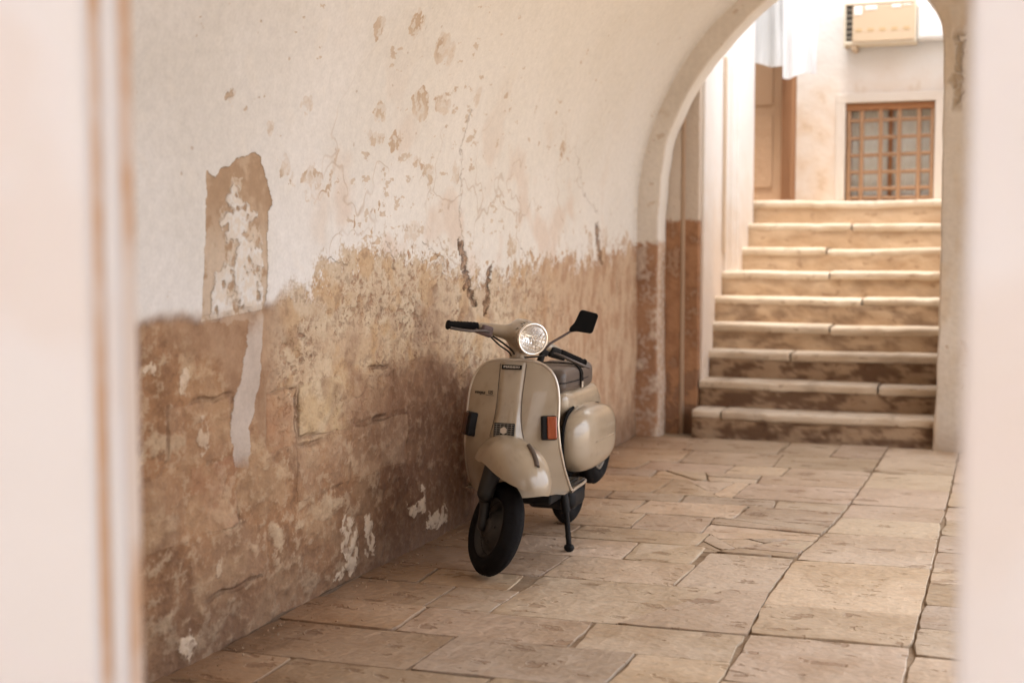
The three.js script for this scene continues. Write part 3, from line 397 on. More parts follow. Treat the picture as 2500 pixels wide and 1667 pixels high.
/* ---------- ground ---------- */
const street = mesh('ground', grid(8, 8, (a, b) => [mix(-120, 120, a), -0.035, mix(120, -120, b)], (a, b) => [a * 120, b * 120]), std({ map: stairTex.map, bumpMap: stairTex.bump, color: lin(0.8, 0.78, 0.75) }), scene);
street.userData = { kind: 'structure', label: 'sandy ground under and around the paving' };
const paving = new THREE.Group(); paving.name = 'pavement'; scene.add(paving); paving.userData = { kind: 'structure', label: 'worn limestone paving of the passage' };
{
  const mk = (o) => bake(1024, 1024, 2.2, 2.2, (x, y) => {
    const a = fbm(x * 1.6 + o, y * 1.6, 4), b = fbm(x * 7 + o * 3, y * 7, 4), c = fbm(x * 30 + o, y * 30, 3), e = fbm(x * 5, y * 11 + o * 9, 4);
    let k = mix3([0.57, 0.46, 0.35], [0.48, 0.37, 0.262], ss(-0.4, 0.5, a)); k = mix3(k, [0.60, 0.49, 0.37], ss(0.1, 0.6, b) * 0.4);
    const d = ss(0.42, 0.62, e + 0.25 * c), st = ss(0.1, 0.7, fbm(x * 3.1 + 40 + o, y * 3.1, 4)); k = mix3(k, [0.27, 0.175, 0.105], d * 0.6); k = mix3(k, [0.40, 0.27, 0.165], st * 0.4); const gr = 1 + 0.13 * c; k = [k[0] * gr, k[1] * gr, k[2] * gr];
    return [k[0], k[1], k[2], 0.0035 * b + 0.0012 * c - 0.005 * d + 0.004 * a, 0.54 + 0.25 * d + 0.12 * c];
  }, { rough: true });
  const T = [mk(3), mk(11)], mats = [];
  for (const t of T) for (const col of [[1, 0.98, 0.95], [1.08, 1.03, 0.98], [0.93, 0.88, 0.82]]) mats.push(std({ map: t.map, bumpMap: t.bump, bumpScale: 1, roughnessMap: t.rough, roughness: 1, color: lin(...col), vertexColors: true }));
  mesh('mortar_bed', grid(60, 90, (a, b) => { const x = mix(-2.75, 1.1, a), z = mix(-1.9, -10.5, b); return [x, -0.011 + 0.003 * n2(x * 9, z * 9), z]; }, (a, b) => [a * 1.9, b * 4.2]), std({ map: stairTex.map, bumpMap: stairTex.bump, color: lin(0.46, 0.39, 0.32), roughness: 1 }), paving);
  const inside = [-2.73, 1.05];
  function stone(poly, gap = 0.006, bev = 0.006) {
    let cx = 0, cz = 0; for (const p of poly) { cx += p[0]; cz += p[1]; } cx /= poly.length; cz /= poly.length;
    const out = []; for (let i = 0; i < poly.length; i++) { const a = poly[i], b = poly[(i + 1) % poly.length], l = Math.hypot(b[0] - a[0], b[1] - a[1]), n = Math.max(2, Math.min(9, Math.round(l / 0.07))); for (let k = 0; k < n; k++) { const t = k / n; out.push([mix(a[0], b[0], t), mix(a[1], b[1], t), k === 0]); } }
    const tilt = [rr(-0.004, 0.004), rr(-0.004, 0.004)], lift = rr(-0.005, 0.003), tone = rr(0.86, 1.1), warm = rr(0.96, 1.06), ox = rr(0, 2), oz = rr(0, 2), P = [], C = [], UV = [], ix = [];
    const dirtShade = (x, z) => { const w = ss(1.1, 0.0, x + 2.72 + 0.3 * n2(x * 2, z * 2)), w2 = ss(0.28, 0.0, x + 2.72 + 0.1 * n2(x * 5, z * 5)), k = mix3(mix3([1, 1, 1], [0.66, 0.54, 0.45], w), [0.42, 0.33, 0.27], w2 * 0.8); return k; };  // dirt near the wall, deepened by painted corner shade
    const push = (x, y, z, dk) => { P.push(x, y + lift + tilt[0] * (x - cx) + tilt[1] * (z - cz), z); UV.push((x + ox) / 2.2, (z + oz) / 2.2); const d = dirtShade(x, z); C.push(d[0] * dk * tone, d[1] * dk * tone, d[2] * dk * tone * warm); };
    push(cx, 0, cz, 1);
    const n = out.length, ring = (inset, y, dk) => { for (const [x, z, corner] of out) { const dx = cx - x, dz = cz - z, l = Math.hypot(dx, dz) || 1, w = inset + gap * 0.45 + (corner ? 0.006 : 0) + 0.015 * Math.max(0, n2(x * 5, z * 5) - 0.2) + 0.01 * Math.max(0, n2(x * 17, z * 17) - 0.1) , jx = 0.005 * n2(x * 14 + 7, z * 14), jz = 0.005 * n2(x * 14, z * 14 + 31); push(x + dx / l * w + jx, y, z + dz / l * w + jz, dk); } };
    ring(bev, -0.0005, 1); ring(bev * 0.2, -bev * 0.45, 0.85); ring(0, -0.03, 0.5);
    for (let i = 0; i < n; i++) { const j = (i + 1) % n; ix.push(0, 1 + i, 1 + j); for (let r = 0; r < 2; r++) { const a = 1 + r * n + i, b = 1 + r * n + j, c = a + n, d = b + n; ix.push(a, c, b, b, c, d); } }
    const g = new THREE.BufferGeometry(); g.setAttribute('position', new THREE.Float32BufferAttribute(P, 3)); g.setAttribute('uv', new THREE.Float32BufferAttribute(UV, 2)); g.setAttribute('color', new THREE.Float32BufferAttribute(C, 3)); g.setIndex(ix); g.computeVertexNormals();
    if (g.attributes.normal.getY(0) < 0) { const A = g.index.array; for (let i = 0; i < A.length; i += 3) { const t = A[i + 1]; A[i + 1] = A[i + 2]; A[i + 2] = t; } g.computeVertexNormals(); }
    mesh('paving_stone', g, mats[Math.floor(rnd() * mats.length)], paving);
  }
  const split = (poly, A, B) => { // by the line A-B
    const s = poly.map((p) => (B[0] - A[0]) * (p[1] - A[1]) - (B[1] - A[1]) * (p[0] - A[0])), l = [], r = [];
    poly.forEach((p, i) => { const q = poly[(i + 1) % poly.length], a = s[i], b = s[(i + 1) % poly.length]; (a >= 0 ? l : r).push(p); if ((a >= 0) !== (b >= 0)) { const t = a / (a - b), m = [mix(p[0], q[0], t), mix(p[1], q[1], t)]; l.push(m); r.push(m); } });
    return [l, r].filter((x) => x.length > 2);
  };
  const shatter = (poly, n) => { let L = [poly]; for (let i = 0; i < n; i++) { L.sort((a, b) => area(b) - area(a)); const p = L.shift(), cx = p.reduce((s, q) => s + q[0], 0) / p.length, cz = p.reduce((s, q) => s + q[1], 0) / p.length, a = rnd() * 6.28; L.push(...split(p, [cx, cz], [cx + Math.cos(a), cz + Math.sin(a)])); } return L; };
  const area = (p) => { let s = 0; for (let i = 0; i < p.length; i++) { const q = p[(i + 1) % p.length]; s += p[i][0] * q[1] - q[0] * p[i][1]; } return Math.abs(s / 2); };
  const xA = -0.30, xB = (z) => table([[-10, -0.80], [-8, -0.82], [-7.3, -0.84], [-6.4, -0.92], [-5.6, -0.93], [-5, -0.90], [-4, -0.88]].map((p) => [p[0], p[1]]), z);
  const quad = (x0, x1, z0, z1, s0 = 0, s1 = 0) => [[x0, z0 + s0], [x1, z0 + s1], [x1, z1 + s1], [x0, z1 + s0]];
  // rows across, left of the long joint: [z near, z far, joints in x]
  const rows = [[-3.0, -3.55, [-2.2, -1.6]], [-3.55, -3.92, [-1.9, -1.35]], [-3.92, -4.25, [-2.38, -1.62]], [-4.25, -4.68, [-1.95, -1.25]], [-4.68, -5.04, [-2.2, -1.49]], [-5.04, -5.40, [-2.24, -1.95]], [-5.40, -5.68, [-2.42, -2.0]], [-5.68, -6.11, [-1.95, -1.34]], [-6.11, -6.50, [-2.3, -1.69, -1.36]], [-6.50, -6.80, [-2.1, -1.42]], [-6.80, -7.22, [-2.25, -1.84, -1.46]], [-7.22, -7.60, [-1.95, -1.37]], [-7.60, -7.84, [-2.2, -1.76, -1.22]], [-7.84, -8.38, [-1.98, -1.5]], [-8.38, -8.68, [-2.13, -1.45]], [-8.68, -9.05, [-2.3, -1.72, -1.35]], [-9.05, -9.6, [-2.1, -1.46]], [-9.6, -10.24, [-2.2, -1.52, -1.15]]];
  rows.forEach(([z0, z1, js], i) => {
    const xs = [inside[0], ...js, 'B'];
    for (let k = 0; k < xs.length - 1; k++) {
      const b0 = xs[k], last = xs[k + 1] === 'B', x1 = last ? null : xs[k + 1], sk = (x) => 0.035 * (x + 1.8) * -1;
      let a = last && i === 9 ? -6.405 : z0, b = z1;
      if (last && i === 5) b = -5.70; if (last && i === 6) continue; if (last && i === 7) { b = -6.39; } if (last && i === 8) continue;
      let poly = last ? [[b0, a + sk(b0)], [xB(a) - 0.001, a + sk(-0.9)], [xB(b) - 0.001, b + sk(-0.9)], [b0 + (i % 2 ? 0.01 : -0.015), b + sk(b0)]] : [[b0, a + sk(b0)], [x1, a + sk(x1)], [x1 + (i % 2 ? 0.01 : -0.015), b + sk(x1)], [b0 + (k && (i % 2 ? 0.01 : -0.015)), b + sk(b0)]];
      if (last && i === 8) continue;
      if (last && i === 5) { split(poly, [-1.42, -5.05], [-1.12, -5.7]).forEach((p) => stone(p, 0.001, 0.003)); continue; }
      if (last && i === 9) { shatter(poly, 9).forEach((p) => stone(p, -0.002, 0.004)); continue; }
      if (i === 10 && k === 3) { shatter(poly, 3).forEach((p) => stone(p, 0.001, 0.004)); continue; }
      if (i === 13 && k === 1) { shatter(poly, 2).forEach((p) => stone(p, 0.004)); continue; }
      if (i === 14 && k === 1) { shatter(poly, 3).forEach((p) => stone(p, 0.005)); continue; }
      stone(poly, 0.0055);
    }
  });
  // fill beside the tall stone of the eighth row
  stone([[-1.66, -6.115], [-1.365, -6.12], [-1.362, -6.5], [-1.69, -6.49]].map((p) => p), 0.006);
  const ab = [-3.2, -3.75, -4.5, -5.09, -5.54, -6.39, -7.06, -7.50, -7.9, -8.48, -9.11, -9.7, -10.24];
  for (let i = 0; i < ab.length - 1; i++) stone([[xB(ab[i]) + 0.001, ab[i]], [xA - 0.001, ab[i] - 0.02], [xA - 0.001, ab[i + 1] - 0.03], [xB(ab[i + 1]) + 0.001, ab[i + 1] + (i === 4 ? 0.01 : 0)]], 0.003);
  const ra = [-3.1, -3.6, -4.1, -4.62, -5.02, -5.38, -5.75, -6.15, -6.44, -6.8, -7.2, -7.6, -8.0, -8.5, -8.82, -9.4, -10.2];
  for (let i = 0; i < ra.length - 1; i++) stone(quad(xA + 0.002, 0.38 + 0.02 * (i % 3), ra[i], ra[i + 1]), 0.003);
  const rb = [-3.1, -3.9, -4.6, -5.2, -5.9, -6.6, -7.1, -7.8, -8.4, -9.1, -9.7, -10.2]; for (let i = 0; i < rb.length - 1; i++) stone(quad(0.45, 1.0, rb[i], rb[i + 1]), 0.007);
  // crumbs of plaster and grit lying along the foot of the wall
  const cg = new THREE.IcosahedronGeometry(1, 0), cm = new THREE.InstancedMesh(cg, std({ color: lin(0.5, 0.4, 0.3), roughness: 1 }), 420), q = new THREE.Object3D(); cm.name = 'plaster_grit';
  for (let i = 0; i < 420; i++) { const far = rnd(), z = rr(-3.4, -10.1), r = 0.002 + 0.006 * rnd() * rnd(); q.position.set(-2.68 + 0.035 + 0.3 * far * far * far, 0.001 + r * 0.3, z); q.rotation.set(rnd() * 6, rnd() * 6, rnd() * 6); q.scale.set(r, r * 0.6, r * rr(0.7, 1.4)); q.updateMatrix(); cm.setMatrixAt(i, q.matrix); cm.setColorAt(i, lin(...mix3([1, 0.95, 0.9], [0.5, 0.35, 0.25], rnd()))); }
  cm.userData = { kind: 'stuff', label: 'crumbs of fallen plaster along the foot of the peeling wall', category: 'grit' }; cm.castShadow = cm.receiveShadow = true; scene.add(cm);
}
/* ---------- the scooter ---------- */
const scooter = thing('motor_scooter', 'cream vintage motor scooter with round headlight leaning on its side stand by the peeling wall', 'scooter');
scooter.position.set(-2.175, 0, -6.215); scooter.rotation.set(0, THREE.MathUtils.degToRad(1.5), -THREE.MathUtils.degToRad(0.6));
{
  const paintTex = bake(256, 256, 1, 1, (x, y) => { const a = fbm(x * 4, y * 4, 3), b = fbm(x * 20, y * 20, 3); const k = mix3([0.50, 0.395, 0.275], [0.455, 0.35, 0.235], ss(-0.5, 0.6, a)); const d = ss(0.5, 0.7, b) * 0.12; return [k[0] * (1 - d), k[1] * (1 - d), k[2] * (1 - d), 0.0004 * a]; });
  const paint = phy({ color: lin(1, 1, 1), vertexColors: true, roughness: 0.32, clearcoat: 0.85, clearcoatRoughness: 0.09 });
  const dark = phy({ color: lin(0.010, 0.009, 0.009), roughness: 0.6, specularIntensity: 0.45 }), rubber = phy({ color: lin(0.011, 0.010, 0.010), roughness: 0.9, specularIntensity: 0.25 });
  const alu = std({ color: lin(0.62, 0.56, 0.48), roughness: 0.38, metalness: 0.85 }), chrome = std({ color: lin(0.82, 0.79, 0.75), roughness: 0.12, metalness: 1 });
  const steel = std({ color: lin(0.05, 0.045, 0.04), roughness: 0.5, metalness: 0.6 }), hubM = phy({ color: lin(0.045, 0.040, 0.035), roughness: 0.55, specularIntensity: 0.5 });
  const leather = phy({ color: lin(0.085, 0.062, 0.05), roughness: 0.42, clearcoat: 0.15, clearcoatRoughness: 0.4 });
  const P0 = V(0, 1.0, 0.22), ax = V(0, Math.cos(0.4363), -Math.sin(0.4363)), S = new THREE.Matrix4().makeTranslation(P0.x, P0.y, P0.z).multiply(new THREE.Matrix4().makeRotationAxis(ax, THREE.MathUtils.degToRad(45))).multiply(new THREE.Matrix4().makeTranslation(-P0.x, -P0.y, -P0.z));
  const SH = new THREE.Matrix4().makeTranslation(-0.012, 0.018, 0).multiply(S);
  const st = (g) => { (Array.isArray(g) ? g : [g]).forEach((q) => q.applyMatrix4(S)); return g; };
  const sm = (name, g, m, p = scooter) => mesh(name, st(g), m, p);
  const hm = (name, g, m, p = scooter) => { (Array.isArray(g) ? g : [g]).forEach((q) => q.applyMatrix4(SH)); return mesh(name, g, m, p); };
  // leg shield
  const zc = (y) => table([[0.30, 0.465], [0.45, 0.452], [0.62, 0.42], [0.8, 0.368], [0.95, 0.318]], y), sw = (y) => table([[0.30, 0.25], [0.36, 0.205], [0.45, 0.15], [0.55, 0.10], [0.66, 0.072], [0.8, 0.06], [0.95, 0.05]], y);
  const hw = (y) => (y > 0.66 ? 0.224 * Math.pow(Math.max(0, 1 - Math.pow((y - 0.66) / 0.29, 3.3)), 1 / 3.3) : table([[0.30, 0.256], [0.36, 0.25], [0.5, 0.238], [0.66, 0.224]], y));
  const SZ = (x, y) => zc(y) - sw(y) * Math.pow(Math.abs(x) / 0.235, 2);
  const yv = (b) => mix(0.325, 0.9495, 1 - Math.pow(1 - b, 1.7));
  const sheet = (off) => grid(40, 44, (a, b) => { const y = yv(b), w = hw(y), x = (a * 2 - 1) * w; return [x, y, SZ(x, y) + off]; });
  mesh('leg_shield', [sheet(0), sheet(-0.007)], paint, scooter);
  const edge = []; for (let i = 0; i <= 30; i++) { const y = yv(i / 30); edge.push([hw(y), y, SZ(hw(y), y) - 0.004]); } const full = [...edge, ...edge.slice(0, -1).reverse().map(([x, y, z]) => [-x, y, z])];
  mesh('edge_trim', tube(full, 0.0075, 160, 8), alu, scooter);
  // horn cover: raised centre panel
  const hc = (y) => table([[0.585, 0.082], [0.63, 0.070], [0.70, 0.058], [0.8, 0.0565], [0.94, 0.060]], y);
  mesh('horn_cover', grid(24, 30, (a, b) => { const y = mix(0.585, 0.938, b), t = a * 2 - 1, x = t * (hc(y) + 0.006 * (Math.abs(t) > 0.95 ? 1 : 0)), k = 1 - Math.pow(Math.abs(t), 7); return [x, y, SZ(x, y) - 0.004 + k * (0.014 + 0.022 * ss(0.75, 0.6, y)) * ss(0.583, 0.588, y)]; }), paint, scooter);
  const font = await new FontLoader().loadAsync('fonts/droid/droid_sans_bold.typeface.json');
  const tilt = Math.atan2(zc(0.95) - zc(0.8), 0.15);
  const place = (g, x, y, off, ry = 0) => { g.rotateX(tilt); g.rotateY(ry); g.translate(x, y, SZ(x, y) + off); return g; };
  const bp = mesh('badge_plate', place(new RoundedBoxGeometry(0.098, 0.021, 0.006, 2, 0.002), 0, 0.918, 0.016), dark, scooter);
  const tg = (str, size, depth) => { const g = new TextGeometry(str, { font, size, depth, curveSegments: 3 }); g.computeBoundingBox(); g.translate(-(g.boundingBox.max.x + g.boundingBox.min.x) / 2, -size / 2, 0); return g; };
  { const g = tg('PIAGGIO', 0.0095, 0.0012); g.scale(1.45, 1, 1); mesh('lettering', place(g, 0, 0.919, 0.019), alu, bp); }
  { const g = tg('vespa', 0.015, 0.002), sk = new THREE.Matrix4().makeShear(0, 0, 0.25, 0, 0, 0); g.applyMatrix4(sk); g.scale(1.1, 1, 1); const h = tg('125', 0.017, 0.002); h.scale(0.8, 1, 1); h.translate(0.055, 0.004, 0); const u = box(0.03, 0.078, -0.0115, -0.0095, 0, 0.002, 0.0005); const ry = -0.36; mesh('name_script', [place(g, -0.155, 0.795, 0.004, ry), place(h, -0.148, 0.795, 0.004, ry), place(u, -0.148, 0.795, 0.004, ry)], std({ color: lin(0.03, 0.02, 0.015), roughness: 0.4 }), scooter); }
  // grille with shield-shaped emblem
  { const gy = 0.633, gr = [], t2 = Math.atan2(zc(0.68) - zc(0.6), 0.08); const pl = (g) => { g.rotateX(t2); g.translate(0, gy, SZ(0, gy) + 0.036); return g; };
    const grid2 = std({ color: lin(0.20, 0.18, 0.15), roughness: 0.5, metalness: 0.3 }), gm = mesh('horn_grille', pl(box(-0.049, 0.049, -0.037, 0.037, -0.006, 0.002, 0.002)), dark, scooter);
    for (let i = 0; i < 7; i++) { const y = -0.030 + 0.010 * i; mesh('slat', pl(box(-0.046, 0.046, y - 0.0016, y + 0.0016, 0.002, 0.0052, 0.0008)), grid2, gm); }
    for (let i = 0; i < 5; i++) { const x = -0.036 + 0.018 * i; mesh('slat', pl(box(x - 0.0012, x + 0.0012, -0.034, 0.034, 0.0018, 0.0045, 0.0006)), grid2, gm); }
    const hx = new THREE.CylinderGeometry(0.017, 0.018, 0.005, 6); hx.rotateX(Math.PI / 2); hx.translate(0, 0.001, 0.006); mesh('emblem', pl(hx), alu, gm); }
  for (const s of [-1, 1]) mesh('panel_seam', tube([0.60, 0.66, 0.72, 0.8, 0.88, 0.93].map((y) => { const x = s * (hc(y) + 0.0045); return [x, y, SZ(x, y) + 0.0012]; }), 0.0015, 30, 6), std({ color: lin(0.10, 0.075, 0.055) }), scooter);
  // indicators
  for (const s of [-1, 1]) {
    const y = 0.648, x = s * (s > 0 ? 0.193 : 0.205), ry = s * (s > 0 ? 0.5 : 0.85), mk = (g) => { g.rotateX(-0.18); g.rotateY(ry); g.translate(x, y, SZ(x, y) + 0.012); return g; };
    const h = mesh('indicator', mk(box(-0.036, 0.036, -0.056, 0.056, -0.03, 0.012, 0.008)), dark, scooter); h.userData.label = s > 0 ? 'orange turn indicator beside the wheel guard on the open side' : 'dark turn indicator on the wall side';
    mesh('lens', mk(box(s > 0 ? -0.012 : -0.034, s > 0 ? 0.0345 : 0.012, -0.052, 0.052, 0.0, 0.020, 0.007)), phy(s > 0 ? { color: lin(0.30, 0.058, 0.014), roughness: 0.25, clearcoat: 0.6 } : { color: lin(0.07, 0.028, 0.012), roughness: 0.4 }), h);
  }
  // front mudguard (turned with the fork), crest, fork cover, front wheel
  const fy = (phi) => { const c = Math.cos(phi), s = Math.sin(phi); return 0.462 - 0.004 * c + (s < 0 ? 0.02 * s * s * (c > -0.4 ? 1 : 0.5) : -0.005 * s * s); };
  const fend = (inset, top) => grid(64, 22, (a, b) => {
    const phi = a * 2 * Math.PI, t = b * Math.PI / 2, c = Math.cos(phi), s = Math.sin(phi), L = (c > 0 ? 0.262 : 0.30) - inset, w = 0.15 - inset, e = 2.25, r = 1 / Math.pow(Math.pow(Math.abs(c) / L, e) + Math.pow(Math.abs(s) / w, e), 1 / e), q = Math.pow(Math.sin(t), 0.92);
    const zt = 0.555; return [s * r * q, fy(phi) + (top - fy(phi)) * Math.pow(Math.cos(t), 0.95), mix(zt, 0.60, q) + c * r * q];
  });
  sm('mudguard', [fend(0, 0.628), fend(0.006, 0.621)], paint);
  { const pts = []; for (let i = 0; i <= 10; i++) { const t = mix(0.30, 0.92, i / 10), q = Math.pow(Math.sin(t), 0.92); pts.push([0, fy(0) + (0.631 - fy(0)) * Math.pow(Math.cos(t), 0.95), mix(0.555, 0.60, q) + 0.262 * q]); } const g = tube(pts, 0.011, 30, 10); sm('mudguard_crest', g, std({ color: lin(0.10, 0.075, 0.06), roughness: 0.6 })); }
  sm('fork_cover', sdfGeo((x, y, z) => smin(smin(cap(x, y, z, [-0.104, 0.475, 0.60], [-0.106, 0.36, 0.615], 0.040, 0.038), cap(x, y, z, [-0.085, 0.36, 0.58], [-0.068, 0.213, 0.6175], 0.022, 0.024), 0.02), cap(x, y, z, [-0.03, 0.56, 0.50], [-0.07, 0.33, 0.55], 0.03, 0.03), 0.04), [-0.18, 0.14, 0.4], [0.03, 0.62, 0.72], 0.009), phy({ color: lin(0.022, 0.02, 0.018), roughness: 0.45, specularIntensity: 0.6 }));
  const tyre = () => { const R0 = 0.1675, r = 0.0475; const g = grid(120, 28, (a, b) => { const th = a * 2 * Math.PI, ph = b * 2 * Math.PI, tread = Math.cos(ph) > 0.45 ? 1 : 0, zig = Math.sin(th * 56 + Math.sin(ph * 3) * 3), cut = tread && (zig > 0.35 || Math.abs(Math.sin(ph * 4)) < 0.22) ? 0.0045 : 0, rr2 = r * (1 + 0.05 * Math.cos(4 * ph)) - cut, R = R0 + rr2 * Math.cos(ph); return [rr2 * 1.0 * Math.sin(ph), R * Math.cos(th), R * Math.sin(th)]; }); return g; };
  const lathe = (pts, seg = 48) => { const g = new THREE.LatheGeometry(pts.map((p) => new THREE.Vector2(...p)), seg); g.rotateZ(-Math.PI / 2); return g; };
  const rim = () => [lathe([[0.02, 0.03], [0.055, 0.032], [0.075, 0.026], [0.088, 0.008], [0.118, 0.006], [0.126, 0.03], [0.134, 0.038], [0.138, 0.036], [0.13, 0.02], [0.13, -0.02], [0.138, -0.036], [0.134, -0.038], [0.126, -0.03], [0.118, -0.004], [0.088, -0.004], [0.075, -0.03], [0.05, -0.05], [0.02, -0.052]])];
  const nuts = (sx) => { const L = []; for (let i = 0; i < 5; i++) { const a = i * 1.2566, c = rod([sx * 0.03, 0.062 * Math.cos(a), 0.062 * Math.sin(a)], [sx * 0.042, 0.062 * Math.cos(a), 0.062 * Math.sin(a)], 0.008, 0.007, 6); L.push(c); } return L; };
  const wheel = (name, pos, steer) => { const w = part(name, scooter), tr = (g) => { (Array.isArray(g) ? g : [g]).forEach((q) => { q.translate(...pos); if (steer) q.applyMatrix4(S); }); return g; }; mesh('tyre', tr(tyre()), rubber, w); mesh('rim', tr(rim()), hubM, w); mesh('hub', tr([lathe([[0, -0.062], [0.035, -0.062], [0.05, -0.054], [0.052, -0.03], [0.052, 0.036], [0.03, 0.05], [0, 0.052]]), ...nuts(1), ...nuts(-1)]), steel, w); return w; };
  wheel('front_wheel', [0, 0.216, 0.6175], true); wheel('rear_wheel', [0, 0.214, -0.6175], false);
  // headset, headlight
  hm('headset', sdfGeo((x, y, z) => {
    const a = Math.abs(x); let d = cap(a, y, z, [0, 1.045, 0.24], [0.205, 1.022, 0.222], 0.043, 0.022); d = smin(d, cap(x, y, z, [0, 1.052, 0.235], [0, 1.05, 0.335], 0.066, 0.076), 0.045); d = smin(d, cap(x, y, z, [0, 1.02, 0.225], [0, 0.945, 0.262], 0.048, 0.040), 0.03);
    d = smin(d, rbox(x, y - 1.088, z - 0.235, 0.045, 0.02, 0.05, 0.018), 0.03); d = smax(d, z - 0.352, 0.006); return smax(d, -Math.max(Math.hypot(x, y - 1.05) - 0.0665, 0.296 - z), 0.003);
  }, [-0.25, 0.88, 0.12], [0.25, 1.16, 0.38], 0.0085), paint);
  sm('steering_column', rod([0, 0.955, 0.255], [0, 0.52, 0.475], 0.034, 0.034), paint);
  const disc = (g) => { g.rotateX(-0.05); g.translate(0, 1.05, 0.352); return g; };
  const hl = part('headlight', scooter);
  { const bowl = grid(72, 20, (a, b) => { const th = a * 6.28319, r = 0.064 * b, x = r * Math.cos(th), y = r * Math.sin(th); return [x, y, -0.045 + 0.049 * b * b + 0.0016 * Math.sin(x * 520) * ss(0.1, 0.4, b) + 0.001 * Math.sin(y * 300)]; }); hm('reflector', disc(bowl), std({ color: lin(0.95, 0.94, 0.92), roughness: 0.06, metalness: 1 }), hl);
    const bulb = new THREE.SphereGeometry(0.009, 16, 12); bulb.translate(0, 0, -0.02); hm('bulb', disc(bulb), std({ color: lin(0.5, 0.45, 0.4), roughness: 0.2 }), hl);
    const rimg = new THREE.TorusGeometry(0.0705, 0.0062, 12, 64); rimg.translate(0, 0, 0.006); hm('rim', disc(rimg), chrome, hl);
    const lt = bake(256, 256, 0.14, 0.14, (x, y) => { const X = x - 0.07, Y = y - 0.07; return [1, 1, 1, 0.00022 * Math.sin(X * 900 + Y * 60) * (Math.abs(X) < 0.05 ? 1 : 0.3) + 0.00012 * Math.sin(Y * 700) * (Y < 0 ? 1 : 0.2)]; });
    const lens = grid(32, 12, (a, b) => { const th = a * 6.28319, r = 0.068 * b; return [r * Math.cos(th), r * Math.sin(th), 0.006 + 0.016 * (1 - b * b)]; }, (a, b) => [0.5 + 0.5 * b * Math.cos(a * 6.28319), 0.5 + 0.5 * b * Math.sin(a * 6.28319)]); hm('lens', disc(lens), phy({ color: lin(1, 1, 1), roughness: 0.03, transmission: 1, thickness: 0, ior: 1.5, bumpMap: lt.bump, bumpScale: 1 }), hl); }
  for (const s of [-1, 1]) {
    const g = []; const A = [s * 0.225, 1.020, 0.221], B = [s * 0.362, s < 0 ? 0.985 : 1.006, 0.215]; g.push(rod(A, B, 0.0185, 0.0185, 24)); for (let i = 0; i < 7; i++) { const t = 0.12 + i * 0.11, q = [mix(A[0], B[0], t), mix(A[1], B[1], t), mix(A[2], B[2], t)]; g.push(rod(q, [q[0] + s * 0.006, q[1] - 0.0006, q[2]], 0.0198, 0.0198, 24)); } g.push(rod(B, [s * 0.37, B[1] - 0.001, 0.215], 0.023, 0.021, 24));
    hm('grip', g, rubber);
    hm('lever', tube([[s * 0.165, 1.012, 0.252], [s * 0.21, 1.012, 0.272], [s * 0.28, 1.005 - (s < 0 ? 0.012 : 0), 0.283], [s * 0.355, 0.998 - (s < 0 ? 0.018 : 0), 0.276], [s * 0.37, 0.998 - (s < 0 ? 0.02 : 0), 0.272]], 0.0065, 30, 8), std({ color: lin(0.12, 0.10, 0.09), roughness: 0.45, metalness: 0.6 }));
    hm('switch_housing', sdfGeo((x, y, z) => smin(rbox(x - s * 0.185, y - 1.018, z - 0.238, 0.028, 0.022, 0.024, 0.01), cap(x, y, z, [s * 0.165, 1.0, 0.245], [s * 0.235, 1.0, 0.25], 0.014, 0.011), 0.01), [Math.min(s * 0.12, s * 0.27), 0.95, 0.18], [Math.max(s * 0.12, s * 0.27), 1.07, 0.30], 0.006), s > 0 ? dark : std({ color: lin(0.13, 0.085, 0.08), roughness: 0.5 }));
  }
  // mirror on the open side
  hm('mirror_stem', tube([[0.118, 0.965, 0.262], [0.122, 1.01, 0.262], [0.14, 1.045, 0.255], [0.20, 1.10, 0.235], [0.25, 1.145, 0.22]], 0.0062, 30, 8), std({ color: lin(0.055, 0.03, 0.022), roughness: 0.5 }));
  hm('mirror_clamp', [rod([0.118, 0.955, 0.262], [0.119, 1.01, 0.262], 0.017, 0.012, 16), box(0.10, 0.14, 0.985, 1.015, 0.215, 0.28, 0.008)], dark);
  { const s = new THREE.Shape(), pts = [[0, -0.004], [0.03, 0.002], [0.110, -0.006], [0.136, 0.088], [0.052, 0.105], [0.024, 0.036], [0, 0.010]], N = pts.length; pts.forEach((p, i) => { const cut = (q) => { const l = Math.hypot(q[0] - p[0], q[1] - p[1]), t = Math.min(0.012, l * 0.45) / l; return [mix(p[0], q[0], t), mix(p[1], q[1], t)]; }, A = cut(pts[(i + N - 1) % N]), B = cut(pts[(i + 1) % N]); i ? s.lineTo(...A) : s.moveTo(...A); s.quadraticCurveTo(...p, ...B); });
    const g = new THREE.ExtrudeGeometry(s, { depth: 0.012, bevelEnabled: true, bevelSize: 0.006, bevelThickness: 0.007, bevelSegments: 4, curveSegments: 6 }); g.rotateZ(0.28); g.rotateY(-0.40); g.scale(0.92, 0.92, 0.92); g.translate(0.238, 1.138, 0.215); hm('mirror', g, phy({ color: lin(0.006, 0.006, 0.006), roughness: 0.8, specularIntensity: 0.25 }));
  }
  hm('control_cable', [tube([[-0.15, 1.0, 0.25], [-0.10, 0.985, 0.285], [-0.05, 0.965, 0.295], [-0.02, 0.945, 0.275]], 0.0045, 24, 6), tube([[0.15, 1.0, 0.25], [0.09, 0.98, 0.30], [0.03, 0.957, 0.30], [0.01, 0.94, 0.275]], 0.0045, 24, 6), tube([[-0.17, 1.0, 0.245], [-0.11, 0.97, 0.275], [-0.06, 0.955, 0.28], [-0.03, 0.935, 0.27]], 0.004, 24, 6)], dark);
